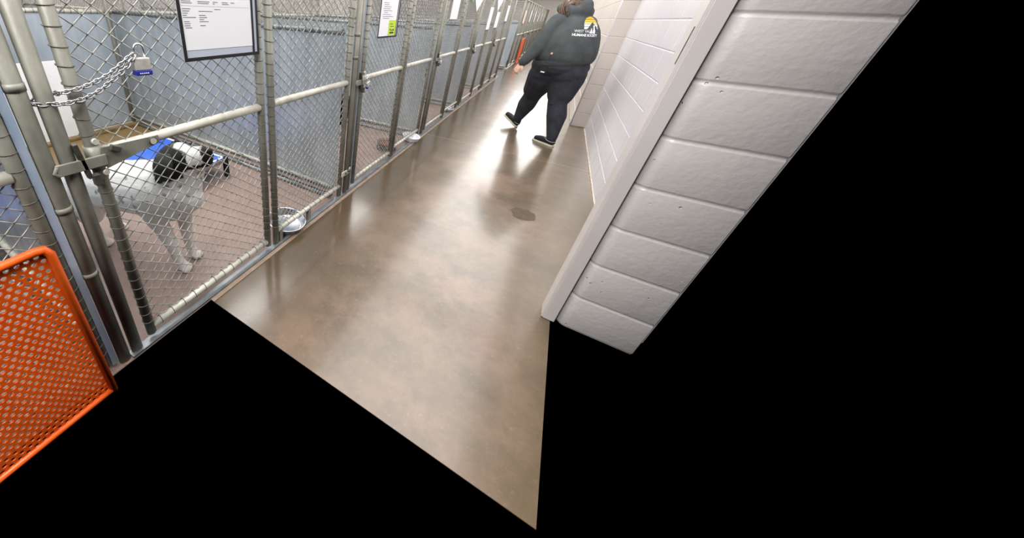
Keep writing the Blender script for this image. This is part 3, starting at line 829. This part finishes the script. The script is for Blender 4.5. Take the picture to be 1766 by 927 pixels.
for k in range(60):
    a = random.uniform(0, 6.28); r = .085 * math.sqrt(random.random()); b.ell((r * math.cos(a), r * math.sin(a), .07 + random.uniform(0, .012)), .008, n=6, m=4)
tag(b.obj('kibble', mat('orange_kibble', (214, 128, 60), .7, 0, (180, 92, 40), 40), t), kind='stuff')
bowl((-1.25, 5.62, .0), .10, .05, 'steel bowl under the third fixed panel', 0, 0)

# ------------------------------------------------------------------ raised dog cot
def cot(loc, rz, Lx, Ly, label):
    t = thing('dog_cot', label, 'dog bed', loc, rz, 'raised blue dog cots')
    h = .185
    b = MB(); b.box((-.0, 0, h), (Lx, Ly, h + .006)); b.obj('fabric', M_cot, t)
    b = MB(); w_ = .022
    b.box((0, 0, h + .006), (Lx, w_, h + .009)); b.box((0, Ly - w_, h + .006), (Lx, Ly, h + .009)); b.box((Lx - w_, 0, h + .006), (Lx, Ly, h + .009)); b.box((0, 0, h + .006), (w_, Ly, h + .009)); b.obj('white_edging', M_white, t)
    for (a, c) in (((0, 0), (Lx, 0)), ((0, Ly), (Lx, Ly))):
        b = MB(); b.box((a[0], a[1] - .014, h - .035), (c[0], c[1] + .014, h)); bevel(b.obj('rail', M_cotrail, t), .004)
    for (a, c) in (((0, 0), (0, Ly)), ((Lx, 0), (Lx, Ly))):
        b = MB(); b.box((a[0] - .014, a[1], h - .035), (c[0] + .014, c[1], h)); bevel(b.obj('rail', M_cotrail, t), .004)
    for x in (0, Lx):
        for y in (0, Ly):
            b = MB(); b.box((x - .02, y - .02, 0), (x + .02, y + .02, h + .012)); bevel(b.obj('leg', M_black, t), .006)
    return t
cot((-3.05, 1.06, 0), math.radians(3), .86, .66, 'raised dog cot with blue fabric and white edging behind the dog')
cot((-3.3, -.20, 0), 0, .8, .34, 'raised blue cot added to tint the partition sheet at the left edge')  # added for the blue reflection in the partition sheet beside it

# ------------------------------------------------------------------ the dog
def V(*a): return Vector(a)
M_fur = attr_mat('short_white_coat_black_patches', .7, .35, 90)
HC = Vector((-1.475, .885, .70))
HQ = Vector((.40, .88, .05)).rotation_difference(Vector((.80, .56, .22))).to_matrix()
HO = Vector((.0, -.020, .004))
def Hd(x, y, z): return HC + HQ @ (Vector((x, y, z)) - HC) * 1.10 + HO
def dog(name, label, coat, loc=(0, 0, 0), rz=0, head_only=False):
    t = thing(name, label, 'dog', loc, rz)
    b = MB()
    # trunk
    b.cap2((-2.12, .62, .455), .128, (-1.86, .69, .490), .142); b.cap2((-1.86, .69, .490), .140, (-1.61, .79, .510), .162)
    b.cap2((-1.62, .79, .46), .14, (-1.53, .85, .50), .128)
    b.cap2((-1.55, .83, .43), .115, (-1.47, .88, .46), .085)           # brisket
    b.cap2((-2.10, .62, .43), .115, (-2.14, .60, .40), .10)
    # neck and head, turned to look along the aisle and up
    b.cap2((-1.56, .83, .57), .122, (-1.475, .875, .665), .092)
    b.cap2((-1.50, .88, .50), .10, (-1.45, .93, .64), .065)
    b.ell(Hd(-1.475, .885, .700), (.088, .104, .082))
    b.cap2(Hd(-1.455, .925, .690), .068, Hd(-1.412, 1.005, .700), .047)
    b.cap2(Hd(-1.43, .955, .663), .042, Hd(-1.402, 1.005, .670), .032)     # lower jaw
    b.ell(Hd(-1.402, 1.018, .712), (.033, .026, .026))
    b.ell(Hd(-1.447, .88, .660), (.052, .058, .052))
    # legs: each with shoulder or thigh, joint, shank and paw
    def paw(p, d):
        p = Vector(p); d = Vector(d).normalized(); s = Vector((-d.y, d.x, 0))
        b.cap2(p + V(0, 0, .045), .026, p + d * .03 + V(0, 0, .024), .026)
        for k in (-1.5, -.5, .5, 1.5):
            q = p + s * k * .0165 + d * (.052 - abs(k) * .008) + V(0, 0, .016)
            b.cap2(p + s * k * .012 + V(0, 0, .026), .016, q, .0145)
    f = V(.93, .36, 0)
    # near front leg
    b.cap2((-1.60, .735, .46), .085, (-1.605, .755, .32), .060); b.cap2((-1.605, .755, .32), .052, (-1.535, .765, .17), .036)
    b.cap2((-1.535, .765, .17), .036, (-1.505, .77, .07), .030); b.cap2((-1.505, .77, .07), .030, (-1.485, .775, .045), .030); paw((-1.485, .775, 0), f)
    # far front leg
    b.cap2((-1.54, .89, .46), .080, (-1.575, .90, .31), .056); b.cap2((-1.575, .90, .31), .048, (-1.56, .885, .16), .034)
    b.cap2((-1.56, .885, .16), .034, (-1.545, .885, .05), .029); paw((-1.535, .885, 0), f)
    # hind legs
    b.cap2((-2.08, .56, .42), .105, (-2.00, .575, .30), .072); b.cap2((-2.00, .575, .30), .062, (-2.145, .595, .19), .036)
    b.cap2((-2.145, .595, .19), .034, (-2.095, .612, .05), .028); paw((-2.088, .615, 0), f)
    b.cap2((-2.10, .68, .41), .10, (-2.06, .72, .29), .068); b.cap2((-2.06, .72, .29), .055, (-2.22, .74, .19), .034)
    b.cap2((-2.22, .74, .19), .032, (-2.19, .755, .05), .028); paw((-2.18, .758, 0), f)
    # tail
    b.cap2((-2.20, .58, .47), .035, (-2.31, .52, .42), .024); b.cap2((-2.31, .52, .42), .024, (-2.40, .47, .33), .014)
    o = remesh(b, 'body', M_fur, .009, 4, t)
    W = (.90, .89, .87, 1); K = (.012, .012, .013, 1); P = (.62, .42, .36, 1)
    hd = Vector((-1.475, .885, .70))
    rs = random.Random(12); vv = [v.co.copy() for v in o.data.vertices if v.co.z > .3]; spots = [rs.choice(vv) for _ in range(110)]
    dirv = Vector((.40, .88, .05)).normalized()
    def fn(p):
        if coat == 'black':
            return W if (p.z < .13 or (p - Vector((-1.47, .9, .46))).length < .09) else K
        q_ = HC + HQ.transposed() @ (p - HO - HC) / 1.10; p = q_ if p.z > .59 and (p - hd).length < .24 else p
        d = (p - hd).length
        a = (p - hd).dot(dirv)
        if p.z > .60 and d < .20:
            if (p - Vector((-1.405, 1.022, .712))).length < .030: return K
            lat = (p - hd - dirv * a); side = lat.dot(Vector((.88, -.40, .0)))
            if p.z < .655 and a > .03: return P if a > .06 and side < .02 and p.z < .66 else W
            if a > .068:  # muzzle: white on the near side with a black lip
                if p.z < .676 or a > .135: return K
                return W
            if a > .02 and side < .03 and p.z > .72: return W
            if p.z > .628 and a > -.10: return K
        for s in spots:
            if (p - s).length < .0105: return (.36, .36, .38, 1)
        if p.z < .075 or (p.x > -1.62 and p.z < .3): return (.80, .74, .70, 1)
        if p.z < .36 and p.x < -1.95: return (.76, .66, .62, 1)
        return W
    colorize(o, fn)
    # ears, eyes, nose as their own parts
    def ear(base, tip, wd, bulge):
        b = MB(); base = Vector(base); tip = Vector(tip); d = (tip - base); n = Vector(bulge).normalized(); s = d.cross(n).normalized(); vs = []; R = 9
        for i in range(R):
            u = i / (R - 1); wv = wd * (math.sin(math.pi * (.18 + .80 * u)) ** .7); c = base + d * u + n * (.028 * math.sin(math.pi * min(1, u * 1.1)))
            for k in range(7):
                a = (k - 3) / 3; vs.append(c + s * a * wv - n * (.012 * a * a))
        b.add(vs, [(i * 7 + k, i * 7 + k + 1, (i + 1) * 7 + k + 1, (i + 1) * 7 + k) for i in range(R - 1) for k in range(6)], True)
        e = b.obj('ear', M_black_fur, t); q = e.modifiers.new('s', 'SOLIDIFY'); q.thickness = .009; q.offset = 0
        q = e.modifiers.new('ss', 'SUBSURF'); q.levels = 1; q.render_levels = 1
    ear((-1.445, .785, .765), (-1.425, .735, .635), .046, (.75, -.6, .1))
    ear((-1.545, .925, .765), (-1.60, .975, .68), .040, (-.7, .6, .2))
    for c, sgn in (((-1.411, .918, .727), 1), ((-1.485, .960, .745), -1)):
        b = MB(); b.ell(Hd(*c), .0135, n=14, m=10); b.obj('eye', M_eye, t)
    b = MB(); b.ell(Hd(-1.394, 1.028, .724), (.026, .018, .019)); b.ell(Hd(-1.380, 1.036, .716), (.008, .006, .006)); b.obj('nose', M_nose, t)
    return t
M_black_fur = mat('black_fur', (26, 25, 27), .6, 0, (40, 38, 40), 30, .3, 90)
M_eye = mat('dog_eye', (18, 12, 10), .06, coat=.6)
M_nose = mat('dog_nose', (14, 13, 14), .3, bump=.3, bscale=200)
def around(p, q, deg):
    a = math.radians(deg); c, s_ = math.cos(a), math.sin(a)
    return (q[0] - (c * p[0] - s_ * p[1]), q[1] - (s_ * p[0] + c * p[1]), 0), a
dog('dog', 'white dog with a black patched head looking up behind the nearest gate', 'white')
dog('dog', 'black and white dog half hidden behind the post of the second kennel', 'black', *around((-1.45, .9), (-1.45, 2.45), -24))
dog('dog', 'dark dog seen faintly through the mesh of the third kennel', 'black', *around((-1.45, .9), (-1.50, 4.55), -24))

# ------------------------------------------------------------------ the person
M_skin = mat('skin', (222, 176, 158), .5, 0, (232, 190, 172), 12, .05, 80)
M_hoodie = mat('charcoal_hoodie', (68, 72, 73), .85, 0, (82, 87, 88), 9, .45, 5.5, thr=(.3, .7), spec=.2)
M_rib = mat('hoodie_rib', (58, 62, 63), .9, 0, (70, 75, 75), 60, .5, 120, spec=.2)
M_jeans = mat('black_denim', (42, 44, 51), .8, 0, (55, 57, 65), 14, .5, 7, thr=(.3, .7), spec=.25)
M_hair = mat('brown_hair', (70, 52, 42), .5, 0, (112, 88, 72), 40, .5, 120)
M_shoe = mat('black_canvas', (16, 17, 20), .7, bump=.3, bscale=120)
M_sole = mat('cream_rubber', (206, 204, 184), .6)
M_lace = mat('pale_lace', (190, 194, 200), .7)
def person():
    t = thing('person', 'person in charcoal hoodie and dark jeans walking away with black sneakers', 'person', (.06, 5.12, 0))
    O = Vector((.06, 5.12, 0)); f = Vector((-.7071, .7071, 0)); l = Vector((-.7071, -.7071, 0)); z = Vector((0, 0, 1))
    def W(a, c, h): return l * a + f * c + z * h          # local to the thing: left, forward, up
    def P(x, y, h): return Vector((x, y, h)) - O
    R3 = Matrix((l, f, z)).transposed()
    # joints (world -> local)
    SL, SR = P(-.115, 4.98, 1.39), P(.19, 5.25, 1.38)
    EL, ER = P(-.215, 4.88, 1.13), P(.10, 5.47, 1.14)
    WL, WRi = P(-.325, 4.85, .935), P(-.06, 5.55, 1.02)
    HL, HR = P(-.02, 5.10, .86), P(.17, 5.10, .88)
    KL, KR = P(-.115, 5.34, .49), P(.185, 4.99, .50)
    AL, AR = P(-.20, 5.45, .12), P(.262, 4.885, .10)
    # body (continuous)
    b = MB()
    b.ell(P(.06, 5.12, .95), (.20, .19, .16)); b.cap2(P(.06, 5.12, .95), .17, P(.06, 5.14, 1.30), .15); b.cap2(SL, .06, SR, .06)
    b.cap2(P(.055, 5.14, 1.38), .065, P(.03, 5.17, 1.56), .058)
    hc = P(.0, 5.20, 1.66); hd = W(0, 1, -.25) .normalized()
    b.ell(hc + z * .02, (.078, .098, .10), R3); b.ell(hc + W(0, .03, -.045), (.058, .075, .07), R3)
    b.ell(hc + W(0, .105, -.015), (.012, .018, .022), R3); b.ell(hc + W(0, .092, -.055), (.024, .014, .010), R3)
    for s in (-1, 1): b.ell(hc + W(.078 * s, -.005, .0), (.010, .018, .028), R3); b.ell(hc + W(.03 * s, .085, .035), (.022, .014, .008), R3)
    for S, E_, Wr in ((SL, EL, WL), (SR, ER, WRi)): b.cap2(S, .055, E_, .045); b.cap2(E_, .045, Wr, .028)
    for H, K, A in ((HL, KL, AL), (HR, KR, AR)): b.cap2(H, .11, K, .07); b.cap2(K, .07, A, .045)
    def hand(w0, d, palm_n, side):
        d = d.normalized(); s = d.cross(palm_n).normalized() * side
        c = w0 + d * .045
        for k in (-1.2, -.4, .4, 1.2): b.cap2(w0 + s * k * .012, .016, c + s * k * .020 + d * .03, .0125)
        for k, L in ((-1.5, .062), (-.5, .075), (.5, .080), (1.5, .070)):
            q0 = c + s * k * .019 + d * .032; q1 = q0 + d * L * .45 + palm_n * .008; q2 = q1 + (d * .7 + palm_n * .75).normalized() * L * .34; q3 = q2 + (d * .25 + palm_n * .95).normalized() * L * .26
            b.cap2(q0, .0095, q1, .009); b.cap2(q1, .009, q2, .0083); b.cap2(q2, .0083, q3, .0075)
        q0 = w0 + d * .025 + s * .026; q1 = q0 + (d * .6 + s * .7).normalized() * .038; q2 = q1 + (d * .9 + s * .15 + palm_n * .3).normalized() * .03
        b.cap2(q0, .014, q1, .011); b.cap2(q1, .011, q2, .009)
    hand(WL, P(-.372, 4.845, .84) - WL, (l * -1 + f * .2).normalized(), 1)
    hand(WRi, Vector((-.6, .25, -.6)), (l * 1 + f * .2).normalized(), -1)
    remesh(b, 'body', M_skin, .0065, 2, t)
    for s in (-1, 1):
        b = MB(); b.ell(hc + W(.03 * s, .083, .018), .011, n=10, m=8); b.obj('eye', M_white, t)
    # hair: cap, and locks falling over the shoulder
    b = MB(); b.ell(hc + W(0, -.02, .035), (.09, .105, .10), R3); b.cap2(hc + W(0, -.06, 0), .075, hc + W(.02, -.085, -.14), .07); b.cap2(hc + W(.06, -.03, -.02), .05, hc + W(.07, -.03, -.15), .05)
    b.cap2(hc + W(.05, -.06, -.05), .03, P(-.10, 5.02, 1.545), .018)
    hair = remesh(b, 'hair', M_hair, .012, 2, t)
    b = MB(); rr = random.Random(4)
    base = P(-.10, 5.02, 1.56)
    for k in range(26):
        a = rr.uniform(-.04, .045); dpt = rr.uniform(-.02, .02); ln = rr.uniform(.06, .14)
        p0 = base + Vector((a * .6, dpt, .05)); p1 = base + Vector((a, -.045 + dpt * .4, -.03)); p2 = base + Vector((a * 1.15 + .028, -.062 + dpt * .4, -.03 - ln * .55)); p3 = p2 + Vector((.012 + rr.uniform(-.01, .01), .004, -ln * .45))
        b.tube([p0, p1, p2, p3], [.004, .0045, .004, .0015], 5)
    b.obj('hair_strands', M_hair, t)
    # hoodie
    b = MB()
    prof = [(.955, .05, .05), (.958, .27, .24), (.985, .318, .280), (1.03, .338, .300), (1.10, .340, .300), (1.18, .330, .285), (1.26, .315, .262), (1.33, .292, .232), (1.39, .255, .192), (1.44, .20, .15), (1.475, .13, .11), (1.48, .03, .03)]
    N = 36; vs = []
    for (h, ra, rb) in prof:
        for q in range(N):
            a = 2 * math.pi * q / N; vs.append(P(.072, 5.11, h) + l * (ra * math.cos(a)) + f * (rb * math.sin(a) + .02 * (h - 1.0)))
    b.add(vs, [(i * N + q, i * N + (q + 1) % N, (i + 1) * N + (q + 1) % N, (i + 1) * N + q) for i in range(len(prof) - 1) for q in range(N)] + [tuple(reversed(range(N))), tuple(range((len(prof) - 1) * N, len(prof) * N))], True)
    b.cap2(P(-.02, 5.04, 1.425), .085, P(.13, 5.17, 1.425), .085)
    b.cap2(SL, .098, SL.lerp(EL, .5), .092); b.cap2(SL.lerp(EL, .5), .092, EL, .086); b.cap2(EL, .086, EL.lerp(WL, .75), .060); b.cap2(EL.lerp(WL, .75), .064, EL.lerp(WL, .95), .05)
    b.cap2(SR, .095, ER, .085); b.cap2(ER, .088, ER.lerp(WRi, .9), .055)
    # hood folded on the shoulders
    hb = P(.09, 5.09, 1.515)
    for k in range(9):
        a0 = math.radians(-200 + 220 * k / 8); a1 = math.radians(-200 + 220 * (k + 1) / 8)
        def hp(a): return hb + l * (.135 * math.cos(a)) + f * (.10 + .125 * math.sin(a)) + z * (.03 * (1 + math.sin(a)) - .02)
        b.cap2(hp(a0), .062, hp(a1), .062)
    b.cap2(hb + f * -.02 + z * .0, .085, hb + f * -.02 + z * .055, .07)
    # folds
    for (p0, p1, r) in ((P(-.02, 4.89, 1.25), P(.16, 4.93, 1.33), .016), (P(-.06, 4.86, 1.12), P(.17, 4.88, 1.17), .016), (P(-.02, 4.865, 1.07), P(.26, 4.98, 1.10), .018), (P(.03, 4.94, 1.42), P(.02, 4.91, 1.28), .014),
                        (P(-.14, 4.90, 1.31), P(-.06, 4.88, 1.20), .016)):
        b.cap2(p0, r, p1, r * .6)
    hood = remesh(b, 'hoodie', M_hoodie, .011, 12, t)
    b = MB()
    for (zz, sc) in ((1.0, 1),):
        ps = []
        vs = []; N = 40
        for (h, k) in ((.945, .972), (.95, .99), (.975, 1.0), (1.005, 1.0), (1.01, .98)):
            for q in range(N):
                a = 2 * math.pi * q / N; p = l * (.322 * k * math.cos(a)) + f * (.281 * k * math.sin(a)); tl = p.x * .12
                vs.append(P(.07, 5.11, h + tl) + p)
        b.add(vs, [(i * N + q, i * N + (q + 1) % N, (i + 1) * N + (q + 1) % N, (i + 1) * N + q) for i in range(4) for q in range(N)], True)
    b.obj('waist_rib', M_rib, t)
    for E_, Wr in ((EL, WL), (ER, WRi)):
        d = (Wr - E_); b = MB(); b.tube([E_.lerp(Wr, .84), E_.lerp(Wr, .88), E_.lerp(Wr, 1.03), E_.lerp(Wr, 1.06)], [.048, .051, .043, .038], 18); b.obj('cuff', M_rib, t)
    # jeans
    b = MB()
    b.ell(P(.07, 5.11, .92), (.325, .29, .16), R3); b.ell(P(.17, 5.03, .86), (.21, .19, .16), R3); b.ell(P(-.03, 5.08, .84), (.21, .19, .15), R3)
    b.cap2(P(-.05, 5.10, .80), .19, P(-.105, 5.27, .60), .14); b.cap2(P(-.095, 5.27, .60), .122, KL, .108); b.cap2(KL, .106, P(-.145, 5.39, .36), .112); b.cap2(P(-.145, 5.39, .36), .110, AL + z * .01, .058)
    b.cap2(P(.18, 5.05, .82), .195, P(.185, 5.02, .62), .145); b.cap2(P(.185, 5.02, .62), .124, KR, .104); b.cap2(KR, .103, P(.225, 4.95, .36), .108); b.cap2(P(.225, 4.95, .36), .106, AR + z * .0, .058)
    for q in range(4):
        h = .50 + q * .022; b.cap2(P(.11 + q * .004, 4.90, h + .01), .012, P(.25, 4.91, h - .004), .007)
        b.cap2(P(-.20, 5.24, h + .03), .010, P(-.06, 5.23, h + .016), .007)
    remesh(b, 'jeans', M_jeans, .010, 3, t)
    # logo and lettering printed on the back of the hoodie, laid on by ray casting
    bv = BVHTree.FromPolygons([v.co.copy() for v in hood.data.vertices], [p.vertices[:] for p in hood.data.polygons])
    LO = P(.285, 4.9, 1.375); LR = Vector((.80, .60, 0)).normalized(); LD = Vector((-.60, .80, 0)).normalized(); LU = (z + LR * .10).normalized()
    def lay(name, vs, fs, m, off=.002):
        out = []
        for (x, y) in vs:
            p = LO + LR * x + LU * y - LD * .6; hit = bv.ray_cast(p, LD)
            if hit[0] is None: hit = (LO + LR * x + LU * y + LD * .1, -LD)
            out.append(hit[0] - LD * off + hit[1] * off * .5)
        bb = MB(); bb.add(out, fs); o = bb.obj(name, m, hood); return o
    def poly(pts): return pts, [tuple(range(len(pts)))]
    def band(r0, r1, cut):     # horizontal slice y in [r0, r1] of a dome of radius 1, with a mountain notch
        vs = []; fs = []; n = 20; S = .092
        for i in range(n + 1):
            x = -1 + 2 * i / n
            top = math.sqrt(max(0, 1 - (x * .98) ** 2)) * 1.0
            yb = max(r0, cut(x)); yt = min(r1, top)
            if yt < yb: yt = yb
            vs += [(x * S, yb * S), (x * S, yt * S)]
        for i in range(n):
            fs.append((2 * i, 2 * i + 2, 2 * i + 3, 2 * i + 1))
        return vs, fs
    cut = lambda x: (.42 - abs(x - .15) * .95) if x < .9 else -.4
    cols = [((222, 224, 232), -.38, -.10), ((226, 222, 220), -.06, .16), ((226, 206, 130), .20, .40), ((214, 182, 66), .44, .64), ((206, 166, 40), .68, 1.0)]
    for k, (c, r0, r1) in enumerate(cols):
        def dome(x, r0=r0, r1=r1):
            return cut(x)
        vs, fs = band(r0, r1, dome)
        if r0 < 0:   # below the springing line the logo keeps straight sides
            n = 20; S = .092; vs = []
            for i in range(n + 1):
                x = -1 + 2 * i / n; yb = max(r0, cut(x)); yt = max(yb, r1); vs += [(x * S, yb * S), (x * S, yt * S)]
        lay('printed_sun_band', vs, fs, mat('print_' + str(k), c, .7))
    # seated dog and cat silhouette in white
    dogp = [(.012, -.075), (.046, -.075), (.047, -.05), (.040, -.03), (.039, -.010), (.044, .002), (.036, .004), (.031, .016), (.027, .004), (.018, -.004), (.024, -.014), (.018, -.04)]
    vs, fs = poly(dogp); lay('printed_dog', vs, fs, M_paper, .003)
    catp = [(-.022, -.075), (.004, -.075), (.004, -.055), (-.003, -.042), (.001, -.034), (.0, -.022), (-.006, -.028), (-.011, -.023), (-.012, -.034), (-.018, -.05), (-.024, -.060)]
    vs, fs = poly(catp); lay('printed_cat', vs, fs, M_paper, .003)
    for txt, sz, cx, cy, bold in (('WEST VALLEY', .036, -.075, -.068, .0), ('HUMANE SOCIETY', .034, -.06, -.105, .0012)):
        me = text_mesh(txt, sz, bold=bold)
        vs = [(v.co.x * 1.0 + cx, v.co.y + cy) for v in me.vertices]; fs = [tuple(p.vertices) for p in me.polygons]
        lay('printed_lettering', vs, fs, M_paper, .0025); bpy.data.meshes.remove(me)
    # sneakers
    def sneaker(heel, toe, pitch, label):
        heel = Vector(heel) - O; toe = Vector(toe) - O; d = (toe - heel); d.z = 0; L = .29; d.normalize(); s = Vector((-d.y, d.x, 0))
        rot = Matrix((s, d, z)).transposed() @ Matrix.Rotation(pitch, 3, 'X')
        def Q(a, c, h): return heel + rot @ Vector((a, c, h))
        out = [(-.034, .0), (-.040, .04), (-.036, .10), (-.042, .16), (-.048, .21), (-.040, .255), (-.018, .285), (.01, .29), (.036, .268), (.047, .225), (.046, .17), (.038, .11), (.040, .04), (.034, .0), (.018, -.012), (-.018, -.012)]
        n = len(out); b = MB(); vs = [Q(a * (1.04 if h else 1), c, h) for h in (0, .020) for a, c in out]
        b.add(vs, [tuple(reversed(range(n))), tuple(range(n, 2 * n))] + [(k, (k + 1) % n, n + (k + 1) % n, n + k) for k in range(n)])
        sh = b.obj('sole', M_sole, t); bevel(sh, .004)
        b = MB()
        b.cap2(Q(0, .02, .055), .036, Q(0, .10, .055), .037); b.cap2(Q(0, .10, .055), .037, Q(0, .20, .045), .038); b.cap2(Q(0, .20, .044), .038, Q(.0, .245, .040), .030)
        b.cap2(Q(0, .02, .06), .036, Q(0, .03, .095), .036); b.cap2(Q(0, .08, .06), .036, Q(0, .05, .10), .034)
        b.cap2(Q(-.012, .21, .04), .028, Q(.01, .24, .036), .028)
        up_ = remesh(b, 'upper', M_shoe, .006, 3, t)
        b = MB()
        for k in range(4):
            yy = .10 + k * .024; hh = .098 - k * .007; b.tube([Q(-.024, yy, hh - .010), Q(0, yy + .005, hh + .001), Q(.024, yy, hh - .010)], .0028, 6)
        b.tube([Q(.030, .105, .085), Q(.038, .075, .068), Q(.040, .03, .062), Q(.028, -.005, .064), Q(0, -.016, .066), Q(-.028, -.005, .064), Q(-.040, .03, .062), Q(-.038, .075, .068), Q(-.030, .105, .085)], .0028, 6)
        b.obj('lace', M_lace, up_)
    sneaker((.30, 4.845, 0), (.075, 5.015, 0), 0, '')
    sneaker((-.185, 5.455, .004), (-.42, 5.64, 0), .42, '')
    return t
person()
# key pouch on a clip at the waistband
t = thing('phone_pouch', 'small black pouch with pale tab clipped to the back waistband', 'pouch', (-.080, 4.748, .858))
b = MB(); b.box((-.036, -.011, 0), (.036, .011, .105)); bevel(b.obj('case', M_black, t), .006)
b = MB(); b.box((-.022, -.0135, .012), (.018, -.0105, .024), Matrix.Rotation(.12, 3, 'Y')); b.obj('pale_tab', M_paper, t)
b = MB(); b.tube([(.0, .0, .10), (.006, .012, .14), (.016, .022, .19), (.022, .030, .215)], .0035, 6); b.obj('strap', M_black, t)
b = MB(); b.tube([(.024, .018, .220), (.024, .040, .220)], .011, 14); b.obj('button', mat('peach_button', (222, 186, 166), .5), t)

# ------------------------------------------------------------------ damp patch and a scuffed drain cover
def blob(name, c, rx, ry, m, label, seed, n=72, jag=.16, h=.0012, cat='stain'):
    rr = random.Random(seed); vs = []; ph = [(rr.uniform(0, 6.28), rr.randint(2, 17)) for _ in range(9)]
    for k in range(n):
        a = 2 * math.pi * k / n; r = 1 + sum(math.sin(a * q + p) * jag / (1 + q * .25) for p, q in ph) * .5 + rr.uniform(-.05, .05)
        vs.append((rx * r * math.cos(a), ry * r * math.sin(a), h))
    b = MB(); N = n; vs2 = vs + [(v[0], v[1], 0) for v in vs]
    b.add(vs2, [tuple(range(N))] + [(k, N + k, N + (k + 1) % N, (k + 1) % N) for k in range(N)])
    return tag(b.obj(name, m, loc=c), label, cat)
blob('damp_patch', (.165, 2.80, .0002), .092, .098, mat('damp_concrete', (74, 62, 46), .4, 0, (86, 72, 54), 20, spec=.3), 'dark ragged damp patch in the middle of the aisle floor', 11)
